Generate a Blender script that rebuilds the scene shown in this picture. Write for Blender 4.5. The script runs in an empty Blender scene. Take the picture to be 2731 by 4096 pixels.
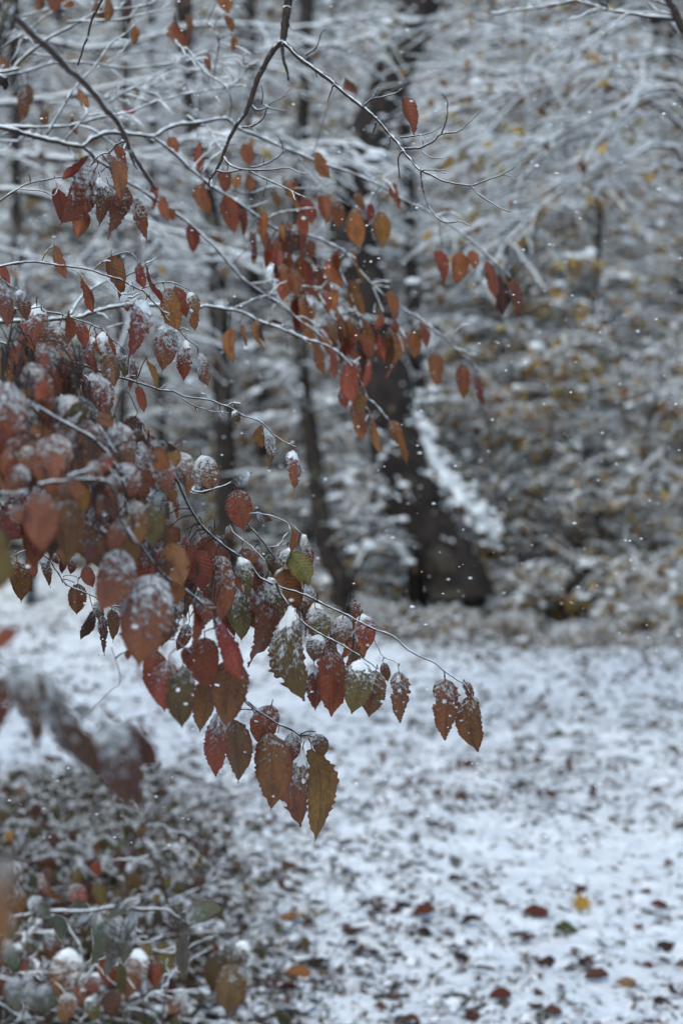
import bpy, math, random
import numpy as np
from mathutils import Vector, Matrix

# ------------------------------------------------------------------ camera, world, sun, exposure
scene = bpy.context.scene
col = scene.collection
CAM = np.array([0.0, 0.0, 1.6]); PITCH = math.radians(-2.5); FPX = 5690.0
cam_d = bpy.data.cameras.new('camera'); cam_o = bpy.data.objects.new('camera', cam_d); col.objects.link(cam_o)
cam_o.location = CAM; cam_o.rotation_euler = (math.radians(90) + PITCH, 0, 0)
cam_d.sensor_fit = 'VERTICAL'; cam_d.sensor_height = 36; cam_d.sensor_width = 24; cam_d.lens = 50
cam_d.clip_start = 0.05; cam_d.clip_end = 600
cam_d.dof.use_dof = True; cam_d.dof.focus_distance = 2.02; cam_d.dof.aperture_fstop = 3.2; cam_d.dof.aperture_blades = 7
scene.camera = cam_o

SUN_EL, SUN_AZ = 52.0, 200.0
world = bpy.data.worlds.new('World'); scene.world = world; world.use_nodes = True
wn = world.node_tree.nodes; wl = world.node_tree.links
bg = wn['Background']; sky = wn.new('ShaderNodeTexSky'); sky.sky_type = 'NISHITA'; sky.sun_disc = False
sky.sun_elevation = math.radians(SUN_EL); sky.sun_rotation = math.radians(SUN_AZ)
sky.air_density = 1.0; sky.dust_density = 2.0; sky.ozone_density = 0.0
tint = wn.new('ShaderNodeMix'); tint.data_type = 'RGBA'; tint.blend_type = 'MULTIPLY'; tint.inputs[0].default_value = 1; tint.inputs[7].default_value = (.95, 1.075, 1.065, 1)  # overcast, slightly green-blue
wl.new(sky.outputs[0], tint.inputs[6]); wl.new(tint.outputs[2], bg.inputs[0]); bg.inputs[1].default_value = 0.12
sun_d = bpy.data.lights.new('sun', 'SUN'); sun_o = bpy.data.objects.new('sun', sun_d); col.objects.link(sun_o)
sun_d.energy = 0.55; sun_d.angle = math.radians(40); sun_d.color = (1.0, 0.98, 0.93)
az = math.radians(SUN_AZ); el = math.radians(SUN_EL)
sdir = Vector((math.sin(az) * math.cos(el), math.cos(az) * math.cos(el), math.sin(el)))
sun_o.rotation_euler = sdir.to_track_quat('Z', 'Y').to_euler()
scene.view_settings.view_transform = 'Standard'; scene.view_settings.look = 'None'
scene.view_settings.exposure = 0.76; scene.view_settings.gamma = 1; scene.view_settings.use_curve_mapping = False
scene.cycles.max_bounces = 6; scene.cycles.diffuse_bounces = 3; scene.cycles.transparent_max_bounces = 8
scene.cycles.use_denoising = True

rng = np.random.default_rng(7); random.seed(7)

# ------------------------------------------------------------------ helpers
RIGHT = np.array([1.0, 0, 0]); FWD = np.array([0, math.cos(PITCH), math.sin(PITCH)]); UP = np.array([0, -math.sin(PITCH), math.cos(PITCH)])
REG = {'S': (0, 0, 1.0), 'A': (0, 0, .6378), 'B': (800, 0, .6378), 'C': (1731, 0, .6378), 'D': (0, 1000, .6378), 'E': (800, 1000, .6378),
       'F': (1731, 1000, .6378), 'G': (0, 2000, .6378), 'H': (900, 2000, .6378), 'I': (1731, 2000, .6378), 'J': (0, 3096, .6378),
       'K': (800, 3096, .6378), 'L': (1731, 3096, .6378), 'M': (0, 1500, .4464), 'N': (600, 2100, .5102), 'Q': (700, 600, .850)}
def src(r, x, y):
    o = REG[r]; return np.array([o[0] + x * o[2], o[1] + y * o[2]])
def P(s, d):
    return CAM + RIGHT * ((s[0] - 1365.5) / FPX * d) - UP * ((s[1] - 2048) / FPX * d) + FWD * d
def project(p):
    q = np.asarray(p) - CAM; d = q @ FWD
    return np.stack([1365.5 + (q @ RIGHT) / d * FPX, 2048 - (q @ UP) / d * FPX], -1), d
def ground_at(s):
    r = RIGHT * ((s[0] - 1365.5) / FPX) - UP * ((s[1] - 2048) / FPX) + FWD
    t = -CAM[2] / r[2]; return CAM + r * t
def smooth(e0, e1, x):
    t = np.clip((x - e0) / (e1 - e0), 0, 1); return t * t * (3 - 2 * t)
def norm(v):
    return v / np.maximum(np.linalg.norm(v, axis=-1, keepdims=True), 1e-9)

def new_mesh(name, V, F, mats, uv=None, shade=True, attrs=None):
    V = np.asarray(V, np.float32); F = np.asarray(F, np.int32)
    me = bpy.data.meshes.new(name)
    me.vertices.add(len(V)); me.vertices.foreach_set('co', V.ravel())
    k = F.shape[1]; me.loops.add(F.size); me.loops.foreach_set('vertex_index', F.ravel())
    me.polygons.add(len(F)); me.polygons.foreach_set('loop_start', np.arange(0, F.size, k, dtype=np.int32))
    me.update(calc_edges=True)
    if shade: me.polygons.foreach_set('use_smooth', np.ones(len(F), bool))
    if uv is not None:
        u = me.uv_layers.new(name='UVMap'); u.data.foreach_set('uv', np.asarray(uv, np.float32)[F.ravel()].ravel())
    for an, av in (attrs or {}).items():
        a = me.attributes.new(an, 'FLOAT', 'POINT'); a.data.foreach_set('value', np.asarray(av, np.float32))
    for m in (mats if isinstance(mats, (list, tuple)) else [mats]): me.materials.append(m)
    me.validate(); me.update()
    return me

class Acc:
    def __init__(s): s.v = []; s.f = []; s.n = 0
    def add(s, V, F):
        s.v.append(np.asarray(V).reshape(-1, 3)); s.f.append(np.asarray(F).reshape(-1, 4) + s.n); s.n += s.v[-1].shape[0]
    def empty(s): return s.n == 0
    def mesh(s, name, mat): return new_mesh(name, np.concatenate(s.v), np.concatenate(s.f), mat)

def frames(Pt):
    T = norm(np.gradient(Pt, axis=1))
    Z = np.zeros_like(T); Z[..., 2] = 1
    S = np.cross(T, Z); l = np.linalg.norm(S, axis=-1, keepdims=True)
    S = np.where(l < .05, np.array([1.0, 0, 0]), S / np.maximum(l, 1e-6))
    U = np.cross(S, T)
    return T, S, norm(U)
def ring_faces(N, n, k):
    i = np.arange(n - 1)[:, None]; j = np.arange(k)[None]
    a = i * k + j; b = i * k + (j + 1) % k
    q = np.stack([a, b, b + k, a + k], -1).reshape(-1, 4)
    return (q[None] + (np.arange(N) * n * k)[:, None, None]).reshape(-1, 4)
def tubes(acc, Pt, R, k=5):
    Pt = np.asarray(Pt, float); R = np.asarray(R, float)
    if Pt.ndim == 2: Pt = Pt[None]; R = R[None]
    N, n, _ = Pt.shape; T, S, U = frames(Pt)
    a = np.arange(k) / k * 2 * math.pi
    ring = Pt[:, :, None] + R[:, :, None, None] * (np.cos(a)[:, None] * S[:, :, None] + np.sin(a)[:, None] * U[:, :, None])
    acc.add(ring, ring_faces(N, n, k))
def snow_on(acc, Pt, R, th, k=6, wide=.95):
    Pt = np.asarray(Pt, float); R = np.asarray(R, float); th = np.asarray(th, float)
    if Pt.ndim == 2: Pt = Pt[None]; R = R[None]; th = th[None]
    N, n, _ = Pt.shape; T, S, U = frames(Pt)
    hz = np.hypot(T[..., 0], T[..., 1]); f = smooth(.2, .62, hz)
    th = th * f * (.55 + .9 * rng.random((N, n))); th[:, [0, -1]] *= .25
    a = np.arange(k) / k * 2 * math.pi
    c = np.cos(a); s_ = np.sin(a)
    rx = (R * (.4 + (wide - .4) * f) + th * .22)[:, :, None, None]
    rz = np.where(s_ >= 0, 1, .25)[None, None] * s_
    hz_ = R[:, :, None] * .62 + np.where(s_ >= 0, (th + R * .34)[:, :, None], R[:, :, None] * .5) * rz
    Z = np.array([0, 0, 1.0])
    ring = Pt[:, :, None] + rx * c[:, None] * S[:, :, None] + hz_[..., None] * (U * .4 + Z * .6)[:, :, None]
    acc.add(ring, ring_faces(N, n, k))
def catmull(pts, per=6):
    p = np.asarray(pts, float)
    if len(p) < 3:
        t = np.linspace(0, 1, per + 1)[:, None]; return p[0] * (1 - t) + p[-1] * t
    q = np.concatenate([[2 * p[0] - p[1]], p, [2 * p[-1] - p[-2]]]); out = []
    for i in range(1, len(q) - 2):
        a, b, c, d = q[i - 1], q[i], q[i + 1], q[i + 2]
        for t in np.arange(per) / per:
            out.append(.5 * (2 * b + (c - a) * t + (2 * a - 5 * b + 4 * c - d) * t * t + (3 * b - a - 3 * c + d) * t ** 3))
    out.append(p[-1]); return np.array(out)

def tag(o, label=None, cat=None, group=None, kind=None):
    if label: o['label'] = label
    if cat: o['category'] = cat
    if group: o['group'] = group
    if kind: o['kind'] = kind
    return o
def thing(name, loc, label, cat, group=None):
    o = bpy.data.objects.new(name, None); o.empty_display_size = .05; col.objects.link(o); o.location = Vector(loc)
    return tag(o, label, cat, group)
def part(name, me, parent=None, world=None, kind=None):
    """mesh in world coordinates (or placed by the world matrix), hung under an empty that is neither turned nor scaled"""
    o = bpy.data.objects.new(name, me); col.objects.link(o)
    if parent is not None: o.parent = parent
    M = world if world is not None else Matrix.Identity(4)
    if parent is not None: M = Matrix.Translation(-parent.location) @ M
    o.matrix_basis = M
    if kind: o['kind'] = kind
    return o
def copy_tree(o, parent=None):
    c = o.copy(); col.objects.link(c)
    if parent is not None: c.parent = parent
    for ch in o.children: copy_tree(ch, c)
    return c

# ------------------------------------------------------------------ materials
def mat(name):
    m = bpy.data.materials.new(name); m.use_nodes = True
    return m, m.node_tree.nodes, m.node_tree.links, m.node_tree.nodes['Principled BSDF']
def nd(nt, t, **kw):
    n = nt.new(t)
    for k, v in kw.items(): setattr(n, k, v)
    return n
def val(n, **kw):
    for k, v in kw.items(): n.inputs[k].default_value = v
    return n
def math_n(nt, l, op, a, b=None, clamp=False):
    n = nt.new('ShaderNodeMath'); n.operation = op; n.use_clamp = clamp
    for i, x in enumerate((a, b)):
        if x is None: continue
        if isinstance(x, (int, float)): n.inputs[i].default_value = x
        else: l.new(x, n.inputs[i])
    return n.outputs[0]
def ramp(nt, l, fac, stops, interp='LINEAR'):
    r = nt.new('ShaderNodeValToRGB'); r.color_ramp.interpolation = interp
    e = r.color_ramp.elements
    while len(e) < len(stops): e.new(.5)
    for i, (p, c) in enumerate(stops):
        e[i].position = p; e[i].color = c if len(c) == 4 else (*c, 1)
    l.new(fac, r.inputs[0]); return r.outputs[0]
def noise(nt, l, vec, scale, detail=3, rough=.55, w=None):
    n = nt.new('ShaderNodeTexNoise'); n.inputs['Scale'].default_value = scale; n.inputs['Detail'].default_value = detail; n.inputs['Roughness'].default_value = rough
    if w is not None:
        n.noise_dimensions = '4D'; l.new(w, n.inputs['W'])
    if vec is not None: l.new(vec, n.inputs['Vector'])
    return n.outputs[0]
def mix(nt, l, f, a, b):
    m = nt.new('ShaderNodeMix'); m.data_type = 'RGBA'
    if isinstance(f, (int, float)): m.inputs[0].default_value = f
    else: l.new(f, m.inputs[0])
    for i, x in ((6, a), (7, b)):
        if isinstance(x, tuple): m.inputs[i].default_value = x if len(x) == 4 else (*x, 1)
        else: l.new(x, m.inputs[i])
    return m.outputs[2]
def step(nt, l, x, lo, hi):
    n = nt.new('ShaderNodeMapRange'); n.interpolation_type = 'SMOOTHSTEP'; n.clamp = True
    l.new(x, n.inputs[0]); n.inputs[1].default_value = lo; n.inputs[2].default_value = hi
    return n.outputs[0]
SNOW = (.84, .86, .885)
def bump(nt, l, h, strength, dist, bsdf):
    b = nt.new('ShaderNodeBump'); b.inputs['Strength'].default_value = strength; b.inputs['Distance'].default_value = dist
    l.new(h, b.inputs['Height']); l.new(b.outputs[0], bsdf.inputs['Normal'])

def snow_material():
    m, nt, l, b = mat('fresh_snow')
    tc = nt.new('ShaderNodeTexCoord'); g = nt.new('ShaderNodeNewGeometry')
    n1 = noise(nt, l, g.outputs['Position'], 260, 4, .7)
    l.new(ramp(nt, l, n1, [(.3, (.74, .76, .79)), (.6, SNOW)]), b.inputs['Base Color'])
    b.inputs['Roughness'].default_value = .75; b.inputs['Specular IOR Level'].default_value = .2
    bump(nt, l, n1, .8, .002, b); return m
def bark_material(name, c1, c2, scale, lichen=None):
    m, nt, l, b = mat(name)
    g = nt.new('ShaderNodeNewGeometry')
    mp = nt.new('ShaderNodeMapping'); mp.inputs['Scale'].default_value = (1, 1, .35); l.new(g.outputs['Position'], mp.inputs['Vector'])
    n1 = noise(nt, l, mp.outputs[0], scale, 5, .65)
    c = ramp(nt, l, n1, [(.35, c1), (.68, c2)])
    if lichen:
        n2 = noise(nt, l, g.outputs['Position'], scale * .35, 4, .6)
        c = mix(nt, l, step(nt, l, n2, .55, .68), c, lichen)
    l.new(c, b.inputs['Base Color']); b.inputs['Roughness'].default_value = .85; b.inputs['Specular IOR Level'].default_value = .25
    bump(nt, l, n1, .7, .25 / scale, b); return m
def leaf_material():
    m, nt, l, b = mat('autumn_leaf')
    oi = nt.new('ShaderNodeObjectInfo'); uv = nt.new('ShaderNodeUVMap'); uv.uv_map = 'UVMap'
    sx = nt.new('ShaderNodeSeparateXYZ'); l.new(uv.outputs[0], sx.inputs[0])
    W = math_n(nt, l, 'MULTIPLY', oi.outputs['Random'], 37.0)
    au = math_n(nt, l, 'ABSOLUTE', math_n(nt, l, 'SUBTRACT', sx.outputs[0], .5))
    v = sx.outputs[1]
    # side veins and midrib
    ph = math_n(nt, l, 'SUBTRACT', math_n(nt, l, 'MULTIPLY', v, 11.0), math_n(nt, l, 'MULTIPLY', au, 3.2))
    stripe = math_n(nt, l, 'SINE', math_n(nt, l, 'MULTIPLY', ph, 6.283))
    vein = step(nt, l, stripe, .8, 1.0)
    rib = math_n(nt, l, 'SUBTRACT', 1.0, step(nt, l, au, .012, .035))
    blot = noise(nt, l, uv.outputs[0], 3.0, 4, .6, W)
    fine = noise(nt, l, uv.outputs[0], 16.0, 4, .6, W)
    base = oi.outputs['Color']
    dark = mix(nt, l, 1.0, base, (0, 0, 0)); 
    mul = nt.new('ShaderNodeMix'); mul.data_type = 'RGBA'; mul.blend_type = 'MULTIPLY'; mul.inputs[0].default_value = 1
    l.new(base, mul.inputs[6]); l.new(ramp(nt, l, blot, [(.3, (.55, .48, .45)), (.5, (1, 1, 1)), (.72, (1.18, 1.22, 1.05))]), mul.inputs[7])
    mul2 = nt.new('ShaderNodeMix'); mul2.data_type = 'RGBA'; mul2.blend_type = 'MULTIPLY'; mul2.inputs[0].default_value = 1
    l.new(mul.outputs[2], mul2.inputs[6]); l.new(ramp(nt, l, fine, [(.3, (.62, .6, .58)), (.6, (1.1, 1.1, 1.1))]), mul2.inputs[7])
    edge = step(nt, l, au, .36, .5); big = noise(nt, l, uv.outputs[0], 1.6, 2, .5, math_n(nt, l, 'ADD', W, 11.0))
    olive = mix(nt, l, math_n(nt, l, 'MULTIPLY', step(nt, l, big, .50, .70), .22), mul2.outputs[2], (.115, .070, .020))
    c = mix(nt, l, math_n(nt, l, 'MULTIPLY', edge, .5), olive, (.10, .018, .010))
    c = mix(nt, l, math_n(nt, l, 'MULTIPLY', math_n(nt, l, 'MAXIMUM', math_n(nt, l, 'MULTIPLY', vein, .5), rib), .4), c, (.055, .025, .014))
    # frost / dusted snow: granular, lying in the furrows between the veins and thickest near the stalk
    mp = nt.new('ShaderNodeMapping'); mp.inputs['Scale'].default_value = (5, 10, 1); l.new(uv.outputs[0], mp.inputs[0])
    n1 = noise(nt, l, mp.outputs[0], 1.0, 3, .6, W)
    n2 = noise(nt, l, uv.outputs[0], 26.0, 5, .8, W)
    g = math_n(nt, l, 'ADD', math_n(nt, l, 'MULTIPLY', n1, .9), math_n(nt, l, 'MULTIPLY', n2, 1.15))
    g = math_n(nt, l, 'ADD', g, math_n(nt, l, 'MULTIPLY', stripe, -.035))
    g = math_n(nt, l, 'ADD', g, math_n(nt, l, 'MULTIPLY', oi.outputs['Alpha'], .70))
    g = math_n(nt, l, 'SUBTRACT', g, math_n(nt, l, 'MULTIPLY', v, .46))
    f = math_n(nt, l, 'MULTIPLY', step(nt, l, g, 1.22, 1.46), .80)
    c = mix(nt, l, f, c, SNOW)
    l.new(c, b.inputs['Base Color'])
    l.new(math_n(nt, l, 'ADD', math_n(nt, l, 'MULTIPLY', f, .3), .5), b.inputs['Roughness'])
    b.inputs['Specular IOR Level'].default_value = .3
    h = math_n(nt, l, 'ADD', math_n(nt, l, 'MULTIPLY', stripe, .06), math_n(nt, l, 'MULTIPLY', f, math_n(nt, l, 'ADD', n2, .6)))
    bump(nt, l, h, .8, .003, b)
    tr = nt.new('ShaderNodeBsdfTranslucent'); l.new(c, tr.inputs[0])
    ms = nt.new('ShaderNodeMixShader'); ms.inputs[0].default_value = .22
    out = nt['Material Output']; l.new(b.outputs[0], ms.inputs[1]); l.new(tr.outputs[0], ms.inputs[2]); l.new(ms.outputs[0], out.inputs[0])
    return m
def up_snow_material(name, stops, lo, hi, scale, island=True, trans=.15):
    """small leaf-like things: colour by piece, snow where they face up"""
    m, nt, l, b = mat(name)
    g = nt.new('ShaderNodeNewGeometry'); oi = nt.new('ShaderNodeObjectInfo')
    if island: c = ramp(nt, l, g.outputs['Random Per Island'], stops, 'LINEAR')
    else: c = oi.outputs['Color']
    sz = nt.new('ShaderNodeSeparateXYZ'); l.new(g.outputs['True Normal'], sz.inputs[0])
    n1 = noise(nt, l, g.outputs['Position'], scale, 4, .65)
    up = math_n(nt, l, 'ABSOLUTE', sz.outputs[2])
    x = math_n(nt, l, 'ADD', math_n(nt, l, 'MULTIPLY', up, .7), math_n(nt, l, 'MULTIPLY', math_n(nt, l, 'SUBTRACT', n1, .5), 1.6))
    if not island: x = math_n(nt, l, 'ADD', x, math_n(nt, l, 'SUBTRACT', oi.outputs['Alpha'], .5))
    f = step(nt, l, x, lo, hi)
    l.new(mix(nt, l, f, c, SNOW), b.inputs['Base Color']); b.inputs['Roughness'].default_value = .7; b.inputs['Specular IOR Level'].default_value = .25
    bump(nt, l, math_n(nt, l, 'ADD', f, n1), .6, .004, b)
    return m
def ground_material():
    m, nt, l, b = mat('snowy_forest_floor')
    g = nt.new('ShaderNodeNewGeometry'); at = nt.new('ShaderNodeAttribute'); at.attribute_name = 'litter'
    p = g.outputs['Position']
    mp = nt.new('ShaderNodeMapping'); mp.inputs['Scale'].default_value = (1, 1.0, 1); mp.inputs['Rotation'].default_value = (0, 0, .25); l.new(p, mp.inputs[0])
    n1 = noise(nt, l, mp.outputs[0], 7, 2, .5); n2 = noise(nt, l, p, 33, 3, .6); n3 = noise(nt, l, p, 190, 4, .7)
    x = math_n(nt, l, 'ADD', math_n(nt, l, 'MULTIPLY', n1, .72), math_n(nt, l, 'MULTIPLY', n2, .75))
    x = math_n(nt, l, 'ADD', x, math_n(nt, l, 'MULTIPLY', n3, .25))
    x = math_n(nt, l, 'ADD', x, math_n(nt, l, 'MULTIPLY', at.outputs['Fac'], .42))
    f = step(nt, l, x, 1.0, 1.06)
    n4 = noise(nt, l, p, 60, 3, .6)
    lit = ramp(nt, l, n4, [(.3, (.010, .007, .005)), (.5, (.042, .025, .014)), (.7, (.07, .05, .024))])
    sn = ramp(nt, l, n3, [(.3, (.76, .78, .81)), (.6, SNOW)])
    l.new(mix(nt, l, math_n(nt, l, 'MULTIPLY', f, .92), sn, lit), b.inputs['Base Color'])
    b.inputs['Roughness'].default_value = .8; b.inputs['Specular IOR Level'].default_value = .2
    h = math_n(nt, l, 'SUBTRACT', math_n(nt, l, 'MULTIPLY', n2, .8), f)
    h = math_n(nt, l, 'ADD', h, math_n(nt, l, 'MULTIPLY', n3, .25))
    bump(nt, l, h, .9, .014, b); return m
def hill_material():
    m, nt, l, b = mat('snowy_hillside')
    g = nt.new('ShaderNodeNewGeometry'); p = g.outputs['Position']
    n1 = noise(nt, l, p, 1.1, 5, .7); n2 = noise(nt, l, p, 5, 5, .75)
    x = math_n(nt, l, 'ADD', math_n(nt, l, 'MULTIPLY', n1, .5), math_n(nt, l, 'MULTIPLY', n2, .6))
    l.new(ramp(nt, l, x, [(.36, (.50, .53, .55)), (.50, (.15, .14, .13)), (.66, (.03, .025, .022))]), b.inputs['Base Color'])
    b.inputs['Roughness'].default_value = .9; return m

M_SNOW = snow_material()
M_BARK = bark_material('dark_wet_twig_bark', (.013, .009, .008), (.055, .037, .031), 220)
M_SHOOT = bark_material('red_brown_shoot_bark', (.035, .019, .016), (.10, .062, .055), 160)
M_TRUNK = bark_material('dark_trunk_bark', (.010, .0075, .0065), (.036, .026, .022), 14, (.055, .048, .036))
M_STEM = bark_material('shrub_bark', (.028, .018, .014), (.085, .055, .043), 60)
M_LEAF = leaf_material()
M_FARLEAF = up_snow_material('faded_leaf', [(0, (.08, .038, .018)), (.25, (.19, .10, .035)), (.5, (.34, .21, .065)), (.75, (.20, .155, .045)), (1, (.17, .07, .03))], .70, 1.02, 16)
M_LITTER = up_snow_material('fallen_leaf', [(0, (.03, .016, .010)), (.4, (.085, .035, .018)), (.7, (.055, .035, .018)), (.9, (.12, .045, .018)), (1, (.09, .08, .025))], .42, .72, 38)
M_FALLEN = up_snow_material('fallen_leaf_single', [], .42, .72, 45, island=False)
M_GRASS = up_snow_material('dry_grass_blade', [(0, (.045, .05, .02)), (.3, (.075, .06, .026)), (.6, (.035, .02, .013)), (.85, (.085, .026, .014)), (1, (.05, .06, .02))], .80, 1.1, 30)
M_GROUND = ground_material(); M_HILL = hill_material()
C = {'R': (.195, .044, .022), 'B': (.185, .066, .031), 'O': (.235, .082, .029), 'G': (.105, .068, .022), 'K': (.065, .024, .016), 'Y': (.34, .18, .045), 'D': (.135, .054, .022), 'S': (.075, .078, .056)}

# ------------------------------------------------------------------ ground and hillside
def gnoise(x, y, scale, seed):
    r = np.random.default_rng(seed); t = r.random((64, 64)); X = x * scale; Y = y * scale
    xi = np.floor(X).astype(int); yi = np.floor(Y).astype(int); fx = X - xi; fy = Y - yi
    fx = fx * fx * (3 - 2 * fx); fy = fy * fy * (3 - 2 * fy); g = lambda i, j: t[i % 64, j % 64]
    return (g(xi, yi) * (1 - fx) + g(xi + 1, yi) * fx) * (1 - fy) + (g(xi, yi + 1) * (1 - fx) + g(xi + 1, yi + 1) * fx) * fy - .5
def terrain(x, y):
    x = np.asarray(x, float); y = np.asarray(y, float)
    z = .10 * gnoise(x, y, .5, 1) + .05 * gnoise(x, y, 1.7, 2) + .03 * gnoise(x, y, 5, 3)
    z = z + .16 * smooth(-.1, -1.5, x) * smooth(6.5, 4.0, y) + .35 * smooth(13.5, 17, y)
    return z
def lumps(x, y):
    return .022 * np.abs(gnoise(x, y, 9, 4)) + .018 * gnoise(x, y, 17, 5) + .010 * gnoise(x + 3, y * 1.1, 34, 6)
nr, nc = 620, 400
ys = 2.4 * (17.5 / 2.4) ** (np.arange(nr) / (nr - 1)); xs = np.linspace(-1, 1, nc)
Yg = np.repeat(ys[:, None], nc, 1); Xg = xs[None] * (.55 + Yg * .33)
Zl = lumps(Xg, Yg); Zg = terrain(Xg, Yg) + Zl
dzy = np.gradient(Zl, axis=0) / np.gradient(Yg, axis=0)
dens = .10 - .10 * smooth(7.5, 5, Yg) + 1.4 * smooth(.0, -.9, Xg + .10 * (Yg - 4.5)) * smooth(7.5, 5, Yg) + .50 * smooth(10.5, 13.4, Yg - 4.5 * smooth(-.4, -1.8, Xg)) + .12 * smooth(.6, 2.6, Xg) * smooth(6, 9, Yg)  # far-edge term: litter, plus painted darkness for the shaded pockets under the shrubs
dens = dens + .30 * gnoise(Xg, Yg, 1.1, 9)
lit = np.clip(dens + .75 * np.clip(dzy, -.5, .8), -.8, 1.3)
idx = (np.arange(nr - 1)[:, None] * nc + np.arange(nc - 1)[None])
Fg = np.stack([idx, idx + 1, idx + nc + 1, idx + nc], -1).reshape(-1, 4)
V = np.stack([Xg, Yg, Zg], -1).reshape(-1, 3)
go = part('ground', new_mesh('ground', V, Fg, M_GROUND, attrs={'litter': lit.ravel()})); tag(go, kind='structure')
# the same ground carried on all round as a wide sheet just below
gx, gy = np.meshgrid(np.linspace(-60, 60, 61), np.linspace(-40, 24, 33))
ii = (np.arange(32)[:, None] * 61 + np.arange(60)[None]); Fq = np.stack([ii, ii + 1, ii + 62, ii + 61], -1).reshape(-1, 4)
o = part('snow_field', new_mesh('snow_field', np.stack([gx, gy, np.full_like(gx, -.16)], -1).reshape(-1, 3), Fq, M_GROUND)); tag(o, kind='structure')
hx, hy = np.meshgrid(np.linspace(-70, 70, 141), np.linspace(16, 95, 80))
hz = -.2 + .62 * np.maximum(hy - 17.5, -1) ** 1.0 + 1.2 * gnoise(hx, hy, .12, 11) + .5 * gnoise(hx, hy, .4, 12)
ii = (np.arange(79)[:, None] * 141 + np.arange(140)[None]); Fq = np.stack([ii, ii + 1, ii + 142, ii + 141], -1).reshape(-1, 4)
o = part('hillside', new_mesh('hillside', np.stack([hx, hy, hz], -1).reshape(-1, 3), Fq, M_HILL)); tag(o, kind='structure')
def gz(x, y): return float(terrain(x, y) + lumps(np.asarray(x, float), np.asarray(y, float)))

# ------------------------------------------------------------------ growing twigs
def rand_dirs(n, r, zmean, zvar):
    a = r.random(n) * 2 * math.pi; z = zmean + zvar * r.standard_normal(n)
    return norm(np.stack([np.cos(a), np.sin(a), z], -1))
def sprout(base, dirs, length, n, droop, wob, r):
    """many curved twigs at once: base (N,3), dirs (N,3), length (N,)"""
    N = len(base); t = np.linspace(0, 1, n); Pt = base[:, None] + dirs[:, None] * (length[:, None] * t)[..., None]
    w = np.cumsum(r.standard_normal((N, n, 3)), 1) * wob; w -= w[:, :1]
    Pt = Pt + w * length[:, None, None]
    Pt[..., 2] -= droop * length[:, None] * t ** 2
    return Pt
def at_param(Pt, i, t):
    n = Pt.shape[1]; f = t * (n - 1); k = np.minimum(f.astype(int), n - 2); w = (f - k)[:, None]
    return Pt[i, k] * (1 - w) + Pt[i, k + 1] * w, norm(Pt[i, k + 1] - Pt[i, k])
OCT = np.array([[1, 0, 0], [0, 1, 0], [-1, 0, 0], [0, -1, 0], [0, 0, .75], [0, 0, -.3]], float)
def clumps(acc, p, s, r):
    """small rounded pads of snow, 2 rings and a top"""
    k = 6; a = np.arange(k) / k * 2 * math.pi
    prof = [(.25, -.28), (.9, -.12), (1.0, .18), (.62, .52), (.08, .64)]
    rings = np.stack([np.stack([np.cos(a) * q, np.sin(a) * q, np.full(k, z)], -1) for q, z in prof])
    sc = s[:, None, None, None] * (1 + .35 * r.standard_normal((len(p), 1, k, 1)) * .6)
    Vv = p[:, None, None] + rings[None] * sc * np.stack([1 + .4 * r.random(len(p)), .8 + .3 * r.random(len(p)), .8 + .4 * r.random(len(p))], -1)[:, None, None]
    acc.add(Vv, ring_faces(len(p), len(prof), k))
def leaf_quads(acc, p, size, r, hang=.7):
    """folded hanging leaf of two quads each side of the rib"""
    n = len(p); d = norm(np.concatenate([r.standard_normal((n, 2)) * .6, -hang * np.ones((n, 1)) + .4 * r.standard_normal((n, 1))], 1))
    s = norm(np.cross(d, r.standard_normal((n, 3)))); q = np.cross(s, d)
    L = size[:, None]; w = L * .28
    a = p; b = p + d * L * .5 + s * w + q * w * .4; c = p + d * L; e = p + d * L * .5 - s * w + q * w * .4; m = p + d * L * .5
    Vv = np.stack([a, b, c, m, e], 1)
    Fq = np.array([[0, 1, 2, 3], [0, 3, 2, 4]])
    acc.add(Vv, (Fq[None] + (np.arange(n) * 5)[:, None, None]).reshape(-1, 4))

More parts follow.
